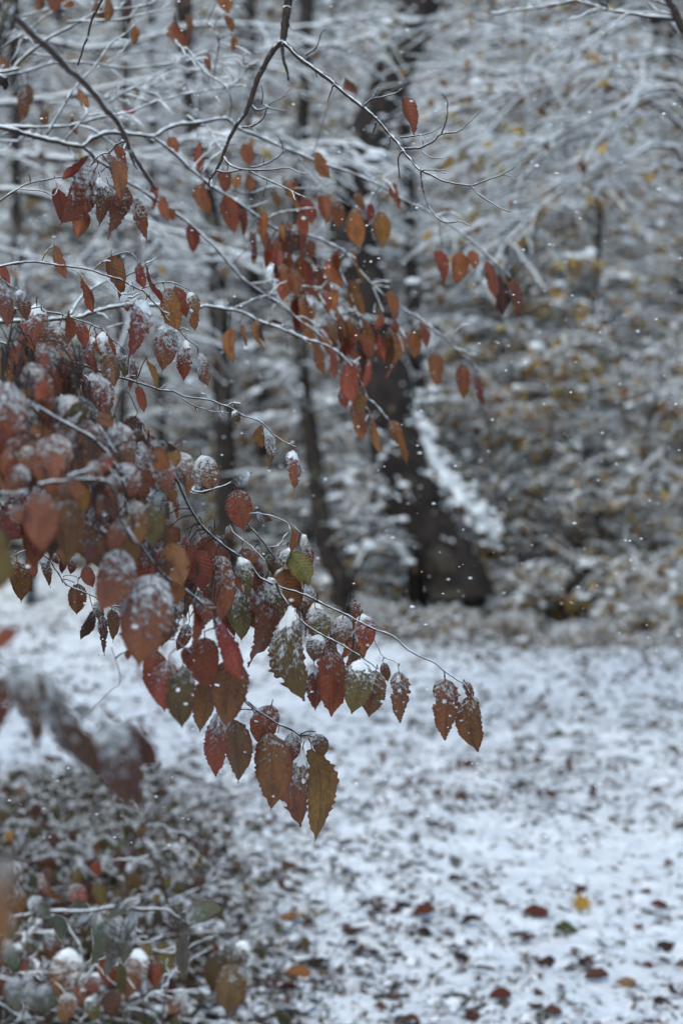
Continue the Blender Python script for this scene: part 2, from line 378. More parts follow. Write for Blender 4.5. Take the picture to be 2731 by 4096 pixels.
def grow(stems, radii, ntw, nsub, tlen, seed, zmean=.25, droop=.35, snow=.008, leafy=120, pads=150, tmin=.2, lsize=.06, bias=None, twr=.006, psize=.04):
    """stems: list of (n,3) arrays (local), returns accumulators: wood (list per stem), twigs, snow, leaves"""
    r = np.random.default_rng(seed); n0 = 14
    S = np.stack([catmull(s, 8)[np.linspace(0, (len(s) - 1) * 8, n0).astype(int)] for s in stems]); RR = np.stack([np.linspace(a, b, n0) for a, b in radii])
    sn = Acc(); tw = Acc(); lf = Acc()
    i = r.integers(0, len(S), ntw); t = tmin + (1 - tmin) * r.random(ntw) ** .85
    b, tan = at_param(S, i, t)
    d = rand_dirs(ntw, r, zmean, .25)
    if bias is not None: d = norm(d + np.asarray(bias))
    d = norm(d + .45 * tan); L = tlen * (.35 + .75 * r.random(ntw)) * (1.15 - .6 * t)
    T1 = sprout(b, d, L, 7, droop, .028, r)
    i2 = r.integers(0, ntw, nsub); t2 = .15 + .85 * r.random(nsub); b2, tan2 = at_param(T1, i2, t2)
    d2 = norm(tan2 + .75 * rand_dirs(nsub, r, .1, .35)); L2 = tlen * (.14 + .28 * r.random(nsub))
    T2 = sprout(b2, d2, L2, 5, droop * .8, .04, r)
    R1 = np.linspace(1, .35, 7)[None] * (twr * (.7 + .7 * r.random(ntw)))[:, None]; R2 = np.linspace(1, .4, 5)[None] * (twr * .5 * (.7 + .6 * r.random(nsub)))[:, None]
    tubes(tw, T1, R1, 4); tubes(tw, T2, R2, 3)
    snow_on(sn, T1, R1, np.full(R1.shape, snow)); snow_on(sn, T2, R2, np.full(R2.shape, snow * .8), 5)
    snow_on(sn, S, RR, np.minimum(RR * .9, snow * 2.2), wide=.95)
    if pads:
        j = r.integers(0, nsub, pads); q, _ = at_param(T2, j, r.random(pads)); clumps(sn, q, psize * (.35 + .7 * r.random(pads) ** 1.5), r)
    if leafy:
        j = r.integers(0, nsub, leafy); q, _ = at_param(T2, j, .3 + .7 * r.random(leafy)); leaf_quads(lf, q, lsize * (.6 + .7 * r.random(leafy)), r)
    return S, RR, tw, sn, lf
def plant_parts(root, S, RR, tw, sn, lf, mat_s, stem_name='stem', sides=8):
    for s, rr in zip(S, RR):
        a = Acc(); tubes(a, s, rr, sides); part(stem_name, a.mesh(stem_name, mat_s), root)
    for a, nm, m in ((tw, 'twig', M_STEM), (sn, 'snow', M_SNOW), (lf, 'foliage', M_FARLEAF)):
        if not a.empty(): part(nm, a.mesh(nm, m), root, kind='stuff')
def XY(sx, y): return (sx - 1365.5) / FPX * y

# ------------------------------------------------------------------ trees of the wood edge, traced trunks
def trunk_pts(pts, y0, lean=0.0):
    out = []
    for k, (sx, sy) in enumerate(pts):
        out.append(P((sx, sy), y0 + lean * k))
    out = np.array(out); return out
def big_tree(name, label, pts, y0, rad_px, seed, ntw=260, nsub=500, tlen=1.2, leafy=120, lean=0.0, cat='tree', pads=160):
    w = trunk_pts(pts, y0, lean); base = w[0].copy(); base[2] = gz(base[0], base[1]) - .05
    w = np.concatenate([[base], w]); loc = Vector(base)
    root = thing(name, loc, label, cat)
    wl_ = w - base
    k = y0 / FPX / 2
    S, RR, tw, sn, lf = grow([wl_], [(rad_px[0] * k, rad_px[1] * k)], ntw, nsub, tlen, seed, leafy=leafy, pads=pads, tmin=.25)
    a = Acc(); full = catmull(wl_, 8); rr = np.linspace(rad_px[0] * k, rad_px[1] * k, len(full)) * (1 + .10 * np.random.default_rng(seed).standard_normal(len(full)))
    rr[:4] *= np.array([1.35, 1.2, 1.1, 1.0]); tubes(a, full, rr, 12)
    tr = part('trunk', a.mesh('trunk', M_TRUNK), root); tr.matrix_basis = Matrix.Identity(4)
    for a, nm, m in ((tw, 'twig', M_STEM), (sn, 'snow', M_SNOW), (lf, 'foliage', M_FARLEAF)):
        if not a.empty():
            o = part(nm, a.mesh(nm, m), root, kind='stuff'); o.matrix_basis = Matrix.Identity(4)
    return root, full + base, rr
t_main, mp_, mr_ = big_tree('tree', 'thick dark tree trunk bending up from the shrubs in the middle of the wood edge', [(1830, 2330), (1660, 2030), (1570, 1700), (1500, 1350), (1425, 1000), (1420, 720), (1540, 380), (1690, 0), (1800, -350)], 13.0, (250, 130), 101, 70, 140, 1.0, lean=-.05)
# snow plastered along the weather side of the big trunk's foot
a = Acc(); seg = np.array([P(q, 12.86) for q in [(1632, 1540), (1662, 1680), (1715, 1800), (1795, 1920), (1885, 2030), (1985, 2130)]]); sg = catmull(seg, 8); n_ = len(sg); tt = np.linspace(0, 1, n_)
r7 = np.random.default_rng(12)
for k in range(3):
    off = r7.normal(0, 1, 3) * np.array([.05, .03, .04]); tubes(a, sg + off + r7.normal(0, .012, sg.shape), np.interp(tt, [0, .3, .7, 1], [.010, .030, .034, .010]) * (1 + .4 * r7.standard_normal(n_)), 8)
q = sg[r7.integers(0, n_, 210)] + r7.normal(0, 1, (210, 3)) * np.array([.095, .05, .07]); clumps(a, q, .012 + .032 * r7.random(210), r7)
tq = r7.integers(20, len(mp_) - 8, 140); q = mp_[tq] + np.stack([mr_[tq] * r7.uniform(.3, .95, 140), -mr_[tq] * r7.uniform(.35, .85, 140), r7.normal(0, .06, 140)], -1); clumps(a, q, .008 + .026 * r7.random(140) ** 2, r7)
o = part('snow', a.mesh('snow', M_SNOW), t_main, kind='stuff')
big_tree('tree', 'slim dark trunk standing just right of the bent thick trunk', [(1665, 2250), (1672, 1600), (1655, 1250), (1640, 900), (1625, 600), (1600, 0), (1590, -300)], 13.4, (72, 50), 102, 110, 220, 1.1, lean=.05)
big_tree('tree', 'slender dark trunk showing behind the hanging red leaves', [(905, 2300), (900, 1800), (885, 1500), (870, 1150), (850, 900), (790, 600), (750, 300), (735, 0), (720, -300)], 13.6, (85, 62), 103, 120, 240, 1.2, lean=.06)
big_tree('tree', 'thin dark trunk curving out at its foot beside a forked sapling', [(1362, 2330), (1310, 2210), (1280, 2050), (1245, 1750), (1212, 1530), (1200, 1240), (1190, 800), (1220, 300), (1230, -200)], 12.9, (80, 48), 104, 90, 180, 1.0, lean=.05)
big_tree('sapling', 'thin pale sapling rising in a fork from the foot of a curved trunk', [(1408, 2330), (1440, 2250), (1475, 2170), (1492, 2045), (1500, 1850), (1520, 1500)], 12.9, (32, 16), 105, 60, 150, .7, cat='sapling')
for k, (sx, tx, yy, w0, lb) in enumerate([(470, 500, 14.8, 34, 'thin upright trunk in the wood above the left leaf cluster'), (640, 610, 15.6, 40, 'thin trunk left of the slender trunk among snowy twigs'),
                                          (1050, 1010, 16.2, 52, 'grey trunk deep in the wood between two darker trunks'), (2380, 2420, 15.4, 30, 'thin dark trunk among yellow leaved shrubs under the arching boughs'),
                                          (2140, 1980, 16.5, 44, 'half hidden trunk deep in the wood behind the pale snowy scrub'), (120, 60, 15.2, 44, 'dark trunk at the left end of the wood edge')]):
    big_tree('tree', lb, [(sx, 2250), (sx + (tx - sx) * .3 + 12, 1600), (sx + (tx - sx) * .6 - 14, 1000), (tx, 400), (tx - 10, -200)], yy - .8, (w0 * 1.15, w0 * .8), 110 + k, 120, 240, 1.2, lean=.05)

# ------------------------------------------------------------------ shrubs and saplings of the thicket (prototypes, then copies)
def arching_stems(r, n, H, spread):
    out = []; rad = []
    for k in range(n):
        a = r.random() * 2 * math.pi; lean = spread * (.3 + .7 * r.random()); h = H * (.65 + .4 * r.random())
        d = np.array([math.cos(a), math.sin(a), 0])
        p0 = d * .08; p1 = d * lean * .25 + np.array([0, 0, h * .4]); p2 = d * lean * .62 + np.array([0, 0, h * .8]); p3 = d * lean * 1.15 + np.array([0, 0, h * (.92 + .1 * r.random())])
        out.append(np.stack([p0, p1, p2, p3])); rad.append((.012 + .008 * r.random(), .004))
    return out, rad
def make_plant(name, seed, n, H, spread, ntw, nsub, tlen, leafy, pads, zmean, droop, snow, label, cat, group, **kw):
    r = np.random.default_rng(seed); st, rad = arching_stems(r, n, H, spread)
    root = thing(name, (0, 0, 0), label, cat, group)
    plant_parts(root, *grow(st, rad, ntw, nsub, tlen, seed, zmean=zmean, droop=droop, snow=snow, leafy=leafy, pads=pads, tmin=.12, **kw), M_STEM)
    return root
GR = {'low': 'low shrubs along the edge of the clearing', 'mid': 'bent shrubs of the thicket', 'tall': 'slender young trees of the thicket', 'yel': 'yellow leaved shrubs of the thicket'}
LB = {'low': 'low bare shrub bowed under snow where the clearing meets the wood', 'mid': 'chest high leafless shrub of snow-lined twigs inside the thicket',
      'tall': 'tall slender young tree with snow-lined side twigs in the thicket', 'yel': 'shrub with faded yellow leaves and pads of snow in the thicket'}
protos = {
 'low': [make_plant('shrub', 201, 7, .75, .65, 90, 200, .55, 260, 24, .25, .55, .006, LB['low'], 'shrub', GR['low'], twr=.008, lsize=.10, psize=.055),
         make_plant('shrub', 202, 9, .5, .8, 90, 200, .5, 320, 26, .2, .6, .006, LB['low'], 'shrub', GR['low'], twr=.008, lsize=.10, psize=.06)],
 'mid': [make_plant('shrub', 203, 7, 2.2, 1.2, 130, 330, .9, 330, 60, .2, .4, .007, LB['mid'], 'shrub', GR['mid'], twr=.007, lsize=.10, psize=.055),
         make_plant('shrub', 204, 9, 2.7, 1.5, 140, 380, .9, 280, 60, .25, .35, .007, LB['mid'], 'shrub', GR['mid'], twr=.007, lsize=.10, psize=.05)],
 'yel': [make_plant('shrub', 205, 8, 2.6, 1.3, 120, 330, .8, 1100, 120, .2, .45, .010, LB['yel'], 'shrub', GR['yel'], twr=.007, lsize=.12, psize=.06),
         make_plant('shrub', 206, 7, 3.2, 1.5, 140, 380, .9, 1000, 120, .2, .4, .010, LB['yel'], 'shrub', GR['yel'], twr=.007, lsize=.12, psize=.06)],
 'tall': [make_plant('young_tree', 207, 3, 6.2, .9, 200, 480, 1.5, 650, 130, .05, .22, .010, LB['tall'], 'tree', GR['tall'], twr=.008, lsize=.11, psize=.055),
          make_plant('young_tree', 208, 4, 5.6, 1.3, 210, 500, 1.4, 800, 130, .1, .28, .010, LB['tall'], 'tree', GR['tall'], twr=.008, lsize=.11, psize=.055),
          make_plant('young_tree', 209, 3, 7.0, 1.2, 220, 520, 1.6, 720, 130, .1, .2, .010, LB['tall'], 'tree', GR['tall'], twr=.008, lsize=.11, psize=.055)]}
places = []; small = set()
r_ = np.random.default_rng(21)
for sx, y in [(60, 14.4), (330, 14.6), (620, 14.2), (1000, 14.3), (1230, 14.0), (1520, 13.6), (1700, 13.8), (1960, 13.7), (2110, 13.5), (2230, 13.9), (2450, 13.4), (2560, 12.9), (2660, 13.1), (2740, 13.4), (-200, 14.2), (2900, 12.8)]: places.append(('low', sx, y))
for sx, y in [(40, 15.4), (380, 15.6), (700, 15.2), (1000, 15.3), (1180, 14.6), (1450, 15.0), (1800, 14.3), (2050, 14.0), (2250, 14.6), (2480, 14.2), (2690, 13.8), (2950, 14.2), (-300, 15)]: places.append(('mid', sx, y))
for sx, y in [(2120, 14.8), (2330, 15.0), (2560, 14.6), (2720, 15.0), (2440, 16), (1880, 15.4), (2200, 16.4), (1000, 16.0), (620, 16.2), (2850, 15.8), (1350, 16)]: places.append(('yel', sx, y))
for sx, y in [(-50, 16.4), (240, 16.0), (430, 17), (660, 16.6), (860, 15.8), (1040, 17), (1260, 16.4), (1480, 17.2), (1700, 16.2), (1930, 16.8), (2130, 15.8), (2300, 17), (2500, 16.2), (2700, 16.8), (2900, 16.3), (100, 18), (560, 18.4), (980, 18.6), (1400, 18.2), (1820, 18.6), (2220, 18.4), (2620, 18.4)]: places.append(('tall', sx, y))
MARK = [(120, 'the leftmost dark trunk'), (470, 'the thin left trunk'), (905, 'the slender trunk behind red leaves'), (1330, 'the curved forked trunk'), (1760, 'the bent thick trunk'), (2380, 'the thin trunk among yellow shrubs')]
PH = {'low': 'low snow-bowed shrub', 'mid': 'chest high leafless shrub', 'tall': 'tall slender young tree', 'yel': 'yellow leaved snowy shrub'}; seen = {}
def mark_label(k, sx, y):
    if sx < -10 or sx > 2740: return PH[k] + (' just past the left end of the wood edge' if sx < 0 else ' just past the right end of the wood edge')
    if y in (12.5, 12.3, 12.6) and 1500 < sx < 2050: return 'low snow-bowed shrub hiding the ' + {1760: 'foot of the bent thick trunk', 1870: 'right root of the bent thick trunk', 1560: 'ground left of the bent thick trunk', 2010: 'end of the snowy slope of the bent trunk'}[sx]
    if y < 12.7 and k == 'low' and sx < 2900: return 'small tuft of snowy twigs in the clearing ' + ('in front of the bent thick trunk' if 1550 < sx < 2050 else 'past the snow-capped stump' if sx > 2400 else 'between bent trunk and stump' if sx > 2050 else 'before the curved forked trunk')
    mx, nm = min(MARK, key=lambda m: abs(m[0] - sx)); d = sx - mx
    if k == 'tall' and y > 17.9: return 'tall slender young tree deep in the wood ' + ('left of ' if d < 0 else 'right of ') + nm
    return PH[k] + (' right behind ' if abs(d) < 70 and y > 14.5 else ' at the foot of ' if abs(d) < 70 else ' a step left of ' if d < -160 else ' close on the left of ' if d < 0 else ' a step right of ' if d > 160 else ' close on the right of ') + nm + (', deep in' if y > 17.4 else '')
for sx, y in [(1560, 12.6), (2010, 12.5)]: places.append(('low', sx, y)); small.add(len(places) - 1)
for sx, y in [(1500, 12.4), (1660, 12.2), (2110, 12.3), (2240, 11.7), (2400, 12.1), (2580, 11.6), (2690, 12.2), (1300, 12.9), (900, 13.2), (300, 13.4), (1720, 12.64), (1800, 12.55), (1885, 12.62), (2000, 12.66)]: places.append(('low', sx, y)); small.add(len(places) - 1)
places = [(k, sx, y + (2.9 if k == 'low' else 2.4 if k == 'mid' else 1.6) * float(smooth(1050, 600, np.array(sx)))) for k, sx, y in places]
used = {}
for i, (k, sx, y) in enumerate(places):
    pr = protos[k]; j = i % len(pr); u = (k, j)
    o = pr[j] if u not in used else copy_tree(pr[j]); used[u] = 1
    o['label'] = mark_label(k, sx, y)
    x = XY(sx, y); o.location = (x, y, gz(x, y) - .04 if y < 17.4 else gz(x, min(y, 17.4)) - .04 + .55 * max(0, y - 17.6))
    o.rotation_euler.z = r_.random() * 6.28; s = (.88 + .3 * r_.random()) * (.42 if i in small else 1); o.scale = (s, s, s)

def stump(label, sx, sy, y, w, h, seed):
    r = np.random.default_rng(seed); c = P((sx, sy), y); base = np.array([c[0], c[1], gz(c[0], c[1]) - .05]); root = thing('tree_stump', base, label, 'stump')
    k = 18; a = np.arange(k) / k * 6.283; rows = []
    for i, (q, z) in enumerate([(1.25, 0), (1.0, .15), (.85, .4), (.78, .7), (.7, .92), (.3, 1.0), (.02, .97)]):
        rr = w / 2 * q * (1 + .16 * np.sin(a * 5 + seed) * (1.3 - z) + .10 * r.standard_normal(k)); rows.append(np.stack([np.cos(a) * rr, np.sin(a) * rr * .8, h * (z + .06 * r.standard_normal(k) * (z > .6))], -1))
    t = Acc(); t.add(np.array(rows)[None], ring_faces(1, 7, k)); o = part('trunk', t.mesh('trunk', M_TRUNK), root); o.matrix_basis = Matrix.Identity(4)
    for n in range(5):
        an = r.uniform(0, 6.28); q = catmull(np.array([[0, 0, h * .5], [math.cos(an) * w * .5, math.sin(an) * w * .4, h * .4], [math.cos(an) * w * .95, math.sin(an) * w * .7, h * r.uniform(0, .5)]]), 5)
        t = Acc(); tubes(t, q, np.linspace(w * .12, w * .03, len(q)), 7); o = part('root', t.mesh('root', M_TRUNK), root); o.matrix_basis = Matrix.Identity(4)
    t = Acc(); q = np.stack([r.uniform(-.3, .3, 14) * w, r.uniform(-.25, .1, 14) * w, h * r.uniform(.92, 1.05, 14)], -1); clumps(t, q, w * r.uniform(.07, .15, 14), r); o = part('snow', t.mesh('snow', M_SNOW), root, kind='stuff'); o.matrix_basis = Matrix.Identity(4)
stump('dark snow-capped stump standing right of the bent trunk among low shrubs', 2330, 2290, 13.3, .36, .62, 5)

# far wood behind, one mass
fw = Acc(); fs = Acc(); r = np.random.default_rng(33)
n = 90; bx = r.uniform(-9, 9, n); by = r.uniform(19, 26, n); bz = -.2 + .6 * (by - 17.5)
b = np.stack([bx, by, bz], -1); d = norm(np.stack([.12 * r.standard_normal(n), .1 * r.standard_normal(n), np.ones(n)], -1))
T0 = sprout(b, d, 6 + 5 * r.random(n), 9, 0.0, .012, r); R0 = np.linspace(1, .35, 9)[None] * r.uniform(.03, .11, n)[:, None]
tubes(fw, T0, R0, 6)
nt_ = 6500; i = r.integers(0, n, nt_); q, tn = at_param(T0, i, .08 + .9 * r.random(nt_)); dd = rand_dirs(nt_, r, .12, .25); L = .5 + 1.3 * r.random(nt_)
T1 = sprout(q, dd, L, 5, .3, .06, r); R1 = np.linspace(1, .4, 5)[None] * np.full((nt_, 1), .011)
tubes(fw, T1, R1, 3); snow_on(fs, T1, R1, np.full(R1.shape, .007), 5)
o = part('far_wood', fw.mesh('far_wood', M_TRUNK)); tag(o, kind='stuff')
o = part('snow_on_far_wood', fs.mesh('snow_on_far_wood', M_SNOW)); tag(o, kind='stuff')

# ------------------------------------------------------------------ leaves
def leaf_mesh(seed, holes=0, curl=.25, fold=.25, roll=.0, twist=.0):
    r = np.random.default_rng(seed); rows, half = 34, 4; cols = 2 * half + 1
    v = np.linspace(0, 1, rows + 1); u = np.linspace(-1, 1, cols)
    w = .285 * np.interp(v, [0, .04, .12, .25, .40, .55, .68, .79, .87, .925, .96, 1], [.03, .42, .74, .95, 1, .96, .83, .61, .36, .16, .07, .012])
    Vv = np.zeros((rows + 1, cols, 3)); UVs = np.zeros((rows + 1, cols, 2))
    sk = .05 * r.standard_normal(); wv = r.random(2) * 6
    for i, vv in enumerate(v):
        for j, uu in enumerate(u):
            e = 1.0
            if abs(uu) == 1: e = 1 + (.040 if i % 2 else -.02) * (1 if vv < .9 else .3) + .03 * r.standard_normal()
            side = 1 + .07 * np.sign(uu) * sk * 8
            x = uu * w[i] * e * side
            z = -fold * abs(x) + .004 * math.sin(6.283 * (vv * 11 - abs(uu) * 1.6)) * min(1, abs(uu) * 2) * (w[i] / .285)
            z += .020 * math.sin(5 * vv + wv[0]) * uu + .03 * r.standard_normal() * abs(uu) ** 3 * .4 + curl * .5 * (x ** 2) / .1 * r.uniform(.7, 1.0)
            if roll > 0:
                ra_ = roll * uu * (.4 + .6 * vv); z -= w[i] * (1 - math.cos(ra_)) / roll; x = x * (math.sin(ra_) / ra_ if abs(ra_) > 1e-4 else 1)
            tq = twist * (vv - .3); x, z = x * math.cos(tq) - z * math.sin(tq), x * math.sin(tq) + z * math.cos(tq)
            zc = -curl * ((vv - .35) ** 2) * .9
            Vv[i, j] = (x + sk * math.sin(math.pi * vv), vv, z + zc - .0); UVs[i, j] = (uu * .5 + .5, vv)
    ii = np.arange(rows)[:, None] * cols + np.arange(cols - 1)[None]
    F = np.stack([ii, ii + 1, ii + cols + 1, ii + cols], -1).reshape(-1, 4)
    keep = np.ones(len(F), bool); cen = Vv.reshape(-1, 3)[F].mean(1)
    for _ in range(holes):
        hv = r.uniform(.3, .8); hu = r.uniform(-.26, .26); rad = r.uniform(.018, .045)
        keep &= ((cen[:, 0] - hu) ** 2 + ((cen[:, 1] - hv) * .8) ** 2) > rad ** 2
    for _ in range(holes):
        hv = r.uniform(.35, .9); s = r.choice([-1, 1]); rad = r.uniform(.03, .07)
        keep &= ((cen[:, 0] - s * .27) ** 2 + (cen[:, 1] - hv) ** 2) > rad ** 2
    F = F[keep]
    # stalk
    a = Acc(); z0 = Vv[0, half, 2]
    sp = np.array([[0, -.13, z0 - .02], [0, -.06, z0 + .005], [0, 0, z0], [sk * .5, .12, Vv[4, half, 2] - .004]]); tubes(a, sp, np.array([.011, .010, .011, .006]), 4)
    Vp = a.v[0]; Fp = a.f[0] + (rows + 1) * cols
    V2 = np.concatenate([Vv.reshape(-1, 3), Vp]); U2 = np.concatenate([UVs.reshape(-1, 2), np.tile([[.5, .95]], (len(Vp), 1))])
    me = new_mesh('leaf', V2, np.concatenate([F, Fp]), M_LEAF, uv=U2)
    # pad of snow lying on the upper part
    n1, n2 = 9, 11; vm = r.uniform(.12, .26); sv = np.linspace(-.015, vm, n1); su = np.linspace(-.97, .97, n2); SV = np.zeros((n1, n2, 3))
    tab = r.random((8, 8))
    for i, vv in enumerate(sv):
        for j, uu in enumerate(su):
            fi = (max(vv, 0)) * (rows); i0 = min(int(fi), rows - 1); fj = (uu + 1) * half; j0 = min(int(fj), cols - 2)
            p = Vv[i0, j0] * (1 - (fj - j0)) + Vv[i0, j0 + 1] * (fj - j0); pb = Vv[i0 + 1, j0] * (1 - (fj - j0)) + Vv[i0 + 1, j0 + 1] * (fj - j0)
            p = p + (pb - p) * (fi - i0)
            ed = (1 - abs(uu) ** 3) * smooth(0, .18, np.array(i / (n1 - 1))) * smooth(1, .45 + .4 * tab[j % 8, 3], np.array(i / (n1 - 1)))
            t = .004 + .026 * float(ed) * (.2 + 1.2 * tab[i % 8, j % 8]) if ed > .15 + .55 * tab[(i * 3) % 8, (j * 5) % 8] else -.016
            if i == 0: p = p + np.array([0, -.02, 0])
            SV[i, j] = p + np.array([0, -.02 * float(ed), t])
    ii = np.arange(n1 - 1)[:, None] * n2 + np.arange(n2 - 1)[None]; Fs = np.stack([ii, ii + 1, ii + n2 + 1, ii + n2], -1).reshape(-1, 4)
    ms = new_mesh('snow', SV.reshape(-1, 3), Fs, M_SNOW)
    return me, ms
LEAVES = [leaf_mesh(300 + k, holes=(0, 0, 1, 0, 0, 2, 0, 0, 1, 0, 3, 0)[k], curl=(.2, .35, .15, .5, .1, .25, .4, .7, .2, .3, .3, .6)[k], fold=(.2, .1, .3, .4, .15, .2, .5, .3, .1, .6, .3, .2)[k], roll=(0, .7, 0, 1.3, .4, 0, 1.6, .5, 0, .9, .6, 1.9)[k], twist=(.2, -.3, .1, .5, -.2, .3, -.6, .8, 0, -.4, .4, -.9)[k]) for k in range(12)]
lrng = np.random.default_rng(5)
def add_leaf(parent, s_base, s_tip, w_px, d, colr, snow, tilt=None, holes=False, name='leaf', pad=True):
    """leaf hung from its stalk: midrib seen from s_base to s_tip, w_px as seen; the rest of its real width is turned away"""
    s_base = np.asarray(s_base, float); s_tip = np.asarray(s_tip, float)
    s_tip = s_base + (s_tip - s_base) * 1.10; w_px = w_px * 1.06
    dirv = s_tip - s_base; Lp = np.linalg.norm(dirv)
    if w_px > .68 * Lp:
        s_base = s_tip - dirv / Lp * min(w_px / .62, Lp * 1.6); w_px = min(w_px, .62 * np.linalg.norm(s_tip - s_base)); dirv = s_tip - s_base; Lp = np.linalg.norm(dirv)
    tl = math.radians(lrng.uniform(-4, 24)) if tilt is None else math.radians(tilt)
    L = Lp / FPX * d / math.cos(tl)
    B = P(s_base, d); T = P(s_tip, d - L * math.sin(tl) * 1.0)
    Y = T - B; L = np.linalg.norm(Y); y = Y / L
    view = norm(CAM - (B + T) / 2)
    sd = norm(np.cross(y, view)); nw = .57 * L; wv = w_px / FPX * d
    ratio = wv / nw
    if ratio >= 1: th = 0; wsc = min(ratio, 1.12)
    else: th = math.acos(max(ratio, .18)); th = min(th, 1.25); wsc = 1 if ratio > .35 else .8
    if wsc < 1 or ratio < 1: wsc = max(.75, min(1, .55 + .6 * ratio)); th = math.acos(min(1, max(.2, ratio / wsc)))
    th *= lrng.choice([-1, 1])
    zz = norm(np.cross(sd, y)); 
    if zz @ view < 0: sd = -sd; zz = -zz
    x = sd * math.cos(th) + zz * math.sin(th); z = np.cross(x, y)
    k = int(lrng.integers(0, 12))
    if holes: k = [5, 10, 2][int(lrng.integers(0, 3))]
    elif k in (5, 10) and lrng.random() < .25: k = 0
    if ratio > .8 and not holes: k = [0, 2, 4, 8, 0, 4, 6][int(lrng.integers(0, 7))] if ratio < .95 else [0, 4, 8, 2][int(lrng.integers(0, 4))]
    me, ms = LEAVES[k]
    Mx = Matrix(((x[0] * L * wsc, y[0] * L, z[0] * L, B[0]), (x[1] * L * wsc, y[1] * L, z[1] * L, B[1]), (x[2] * L * wsc, y[2] * L, z[2] * L, B[2]), (0, 0, 0, 1)))
    o = part(name, me, parent, Mx)
    c = np.array(C[colr]) * (1 + .16 * lrng.standard_normal()) * np.array([1, 1 + .16 * lrng.standard_normal(), 1])
    c = np.clip(c, .004, .6); o.color = (c[0], c[1], c[2], snow if snow < .58 else .58 + (snow - .58) * .55)
    if pad and snow >= .6 and lrng.random() < .7:
        q = bpy.data.objects.new('snow', ms); col.objects.link(q); q.parent = o
    return o

# ------------------------------------------------------------------ branches hanging into the picture
def branch(name, label, cat, stems, leaves, mat_b=None, snow=.0035, twigs=0, twig_px=90, seed=0, group=None, wob=.0012, leaf_pad=True):
    """stems: (region, [(x,y)...], d0, d1, w0_px, w1_px [, snow factor]) widths in photo pixels"""
    r = np.random.default_rng(500 + seed); mat_b = mat_b or M_BARK
    S3 = []; thin = snow < .0045; snow = snow * .62
    for st in stems:
        reg, pts, d0, d1, w0, w1 = st[:6]; sf = st[6] if len(st) > 6 else 1
        q = np.array([p if len(p) == 2 else src(p[0], p[1], p[2]) for p in [(tuple(src(reg, *p)) if len(p) == 2 else p) for p in pts]])
        if q[0, 0] <= 12 or q[0, 1] <= 4 or q[0, 0] > 2715:
            e = q[0] + (q[0] - q[1]) / max(1, np.linalg.norm(q[0] - q[1])) * 900; q = np.concatenate([[e], q])
        c = catmull(q, 6); t = np.linspace(0, 1, len(c)); dd = d0 + (d1 - d0) * t
        w = np.array([P(s, d) for s, d in zip(c, dd)]); jit = np.cumsum(r.standard_normal(w.shape), 0) * wob * .25; jit -= np.linspace(0, 1, len(w))[:, None] * jit[-1]; w = w + jit
        R = (w0 + (w1 - w0) * t) / FPX * dd / 2; R = R * (1 + .07 * r.standard_normal(len(R)))
        S3.append((w, R, c, dd, sf))
    base = S3[0][0][0]
    root = thing(name, base, label, cat, group)
    wood = []; sn = Acc()
    for k, (w, R, c, dd, sf) in enumerate(S3):
        a = Acc(); tubes(a, w, R, 7 if k else 9)
        part('stem' if k == 0 else 'twig', a.mesh('stem' if k == 0 else 'twig', mat_b), root)
        if snow * sf > 0: snow_on(sn, w, R, np.minimum(snow * sf, R * (.7 if thin else 1.15) + (.0003 if thin else .0007)) * (.65 + .35 * np.sin(np.arange(len(R)) * 1.3 + k)))
    fine = Acc()
    if twigs:
        L = np.array([len(s[0]) for s in S3], float); pr = L / L.sum()
        for _ in range(twigs):
            k = r.choice(len(S3), p=pr); w, R, c, dd, sf = S3[k]; i = int(r.integers(1, len(w) - 1)); tn = norm(w[i] - w[i - 1])
            ang = r.choice([-1, 1]) * r.uniform(.4, 1.0); ax = FWD
            d = tn * math.cos(ang) + np.cross(ax, tn) * math.sin(ang) + .35 * r.standard_normal(3) * .6
            ln = twig_px * r.uniform(.35, 1.2) / FPX * dd[i]
            q = sprout(w[i][None], norm(d)[None], np.array([ln]), 7, r.uniform(-.05, .3), .045, r)
            rr = np.linspace(max(.0008, R[i] * .5), .0006, 7)[None]
            tubes(fine, q, rr, 5); snow_on(sn, q, rr, np.full(rr.shape, snow * .75))
    allc = np.concatenate([s[2] for s in S3]); alld = np.concatenate([s[3] for s in S3]); allw = np.concatenate([s[0] for s in S3])
    for lf in leaves:
        reg, bx, by, tx, ty, wpx, colr, sno = lf[:8]; opt = lf[8] if len(lf) > 8 else {}
        sno = sno if reg == 'M' and sno < .9 else sno; sc = REG[reg][2]; sb = src(reg, bx, by); stp = src(reg, tx, ty)
        dist = np.linalg.norm(allc - sb, axis=1); j = int(np.argmin(dist)); d = opt.get('d', alld[j]) + lrng.uniform(-.03, .03)
        add_leaf(root, sb, stp, wpx * sc, d, colr, sno, tilt=opt.get('tilt'), holes=opt.get('h', False), pad=leaf_pad and d > 1.75)
        if dist[j] > 10:
            b = P(sb, d); dn = norm(P(sb, d) - P(stp, d)); b = b + dn * .11 * np.linalg.norm(stp - sb) / FPX * d
            m = (allw[j] + b) / 2 + np.array([0, 0, .10 * np.linalg.norm(allw[j] - b)])
            q = catmull([allw[j], m, b], 4); rr = np.linspace(.0010, .0006, len(q)); tubes(fine, q, rr, 5)
    if not fine.empty(): part('fine_twig', fine.mesh('fine_twig', mat_b), root, kind='stuff')
    if not sn.empty(): part('snow', sn.mesh('snow', M_SNOW), root, kind='stuff')
    return root

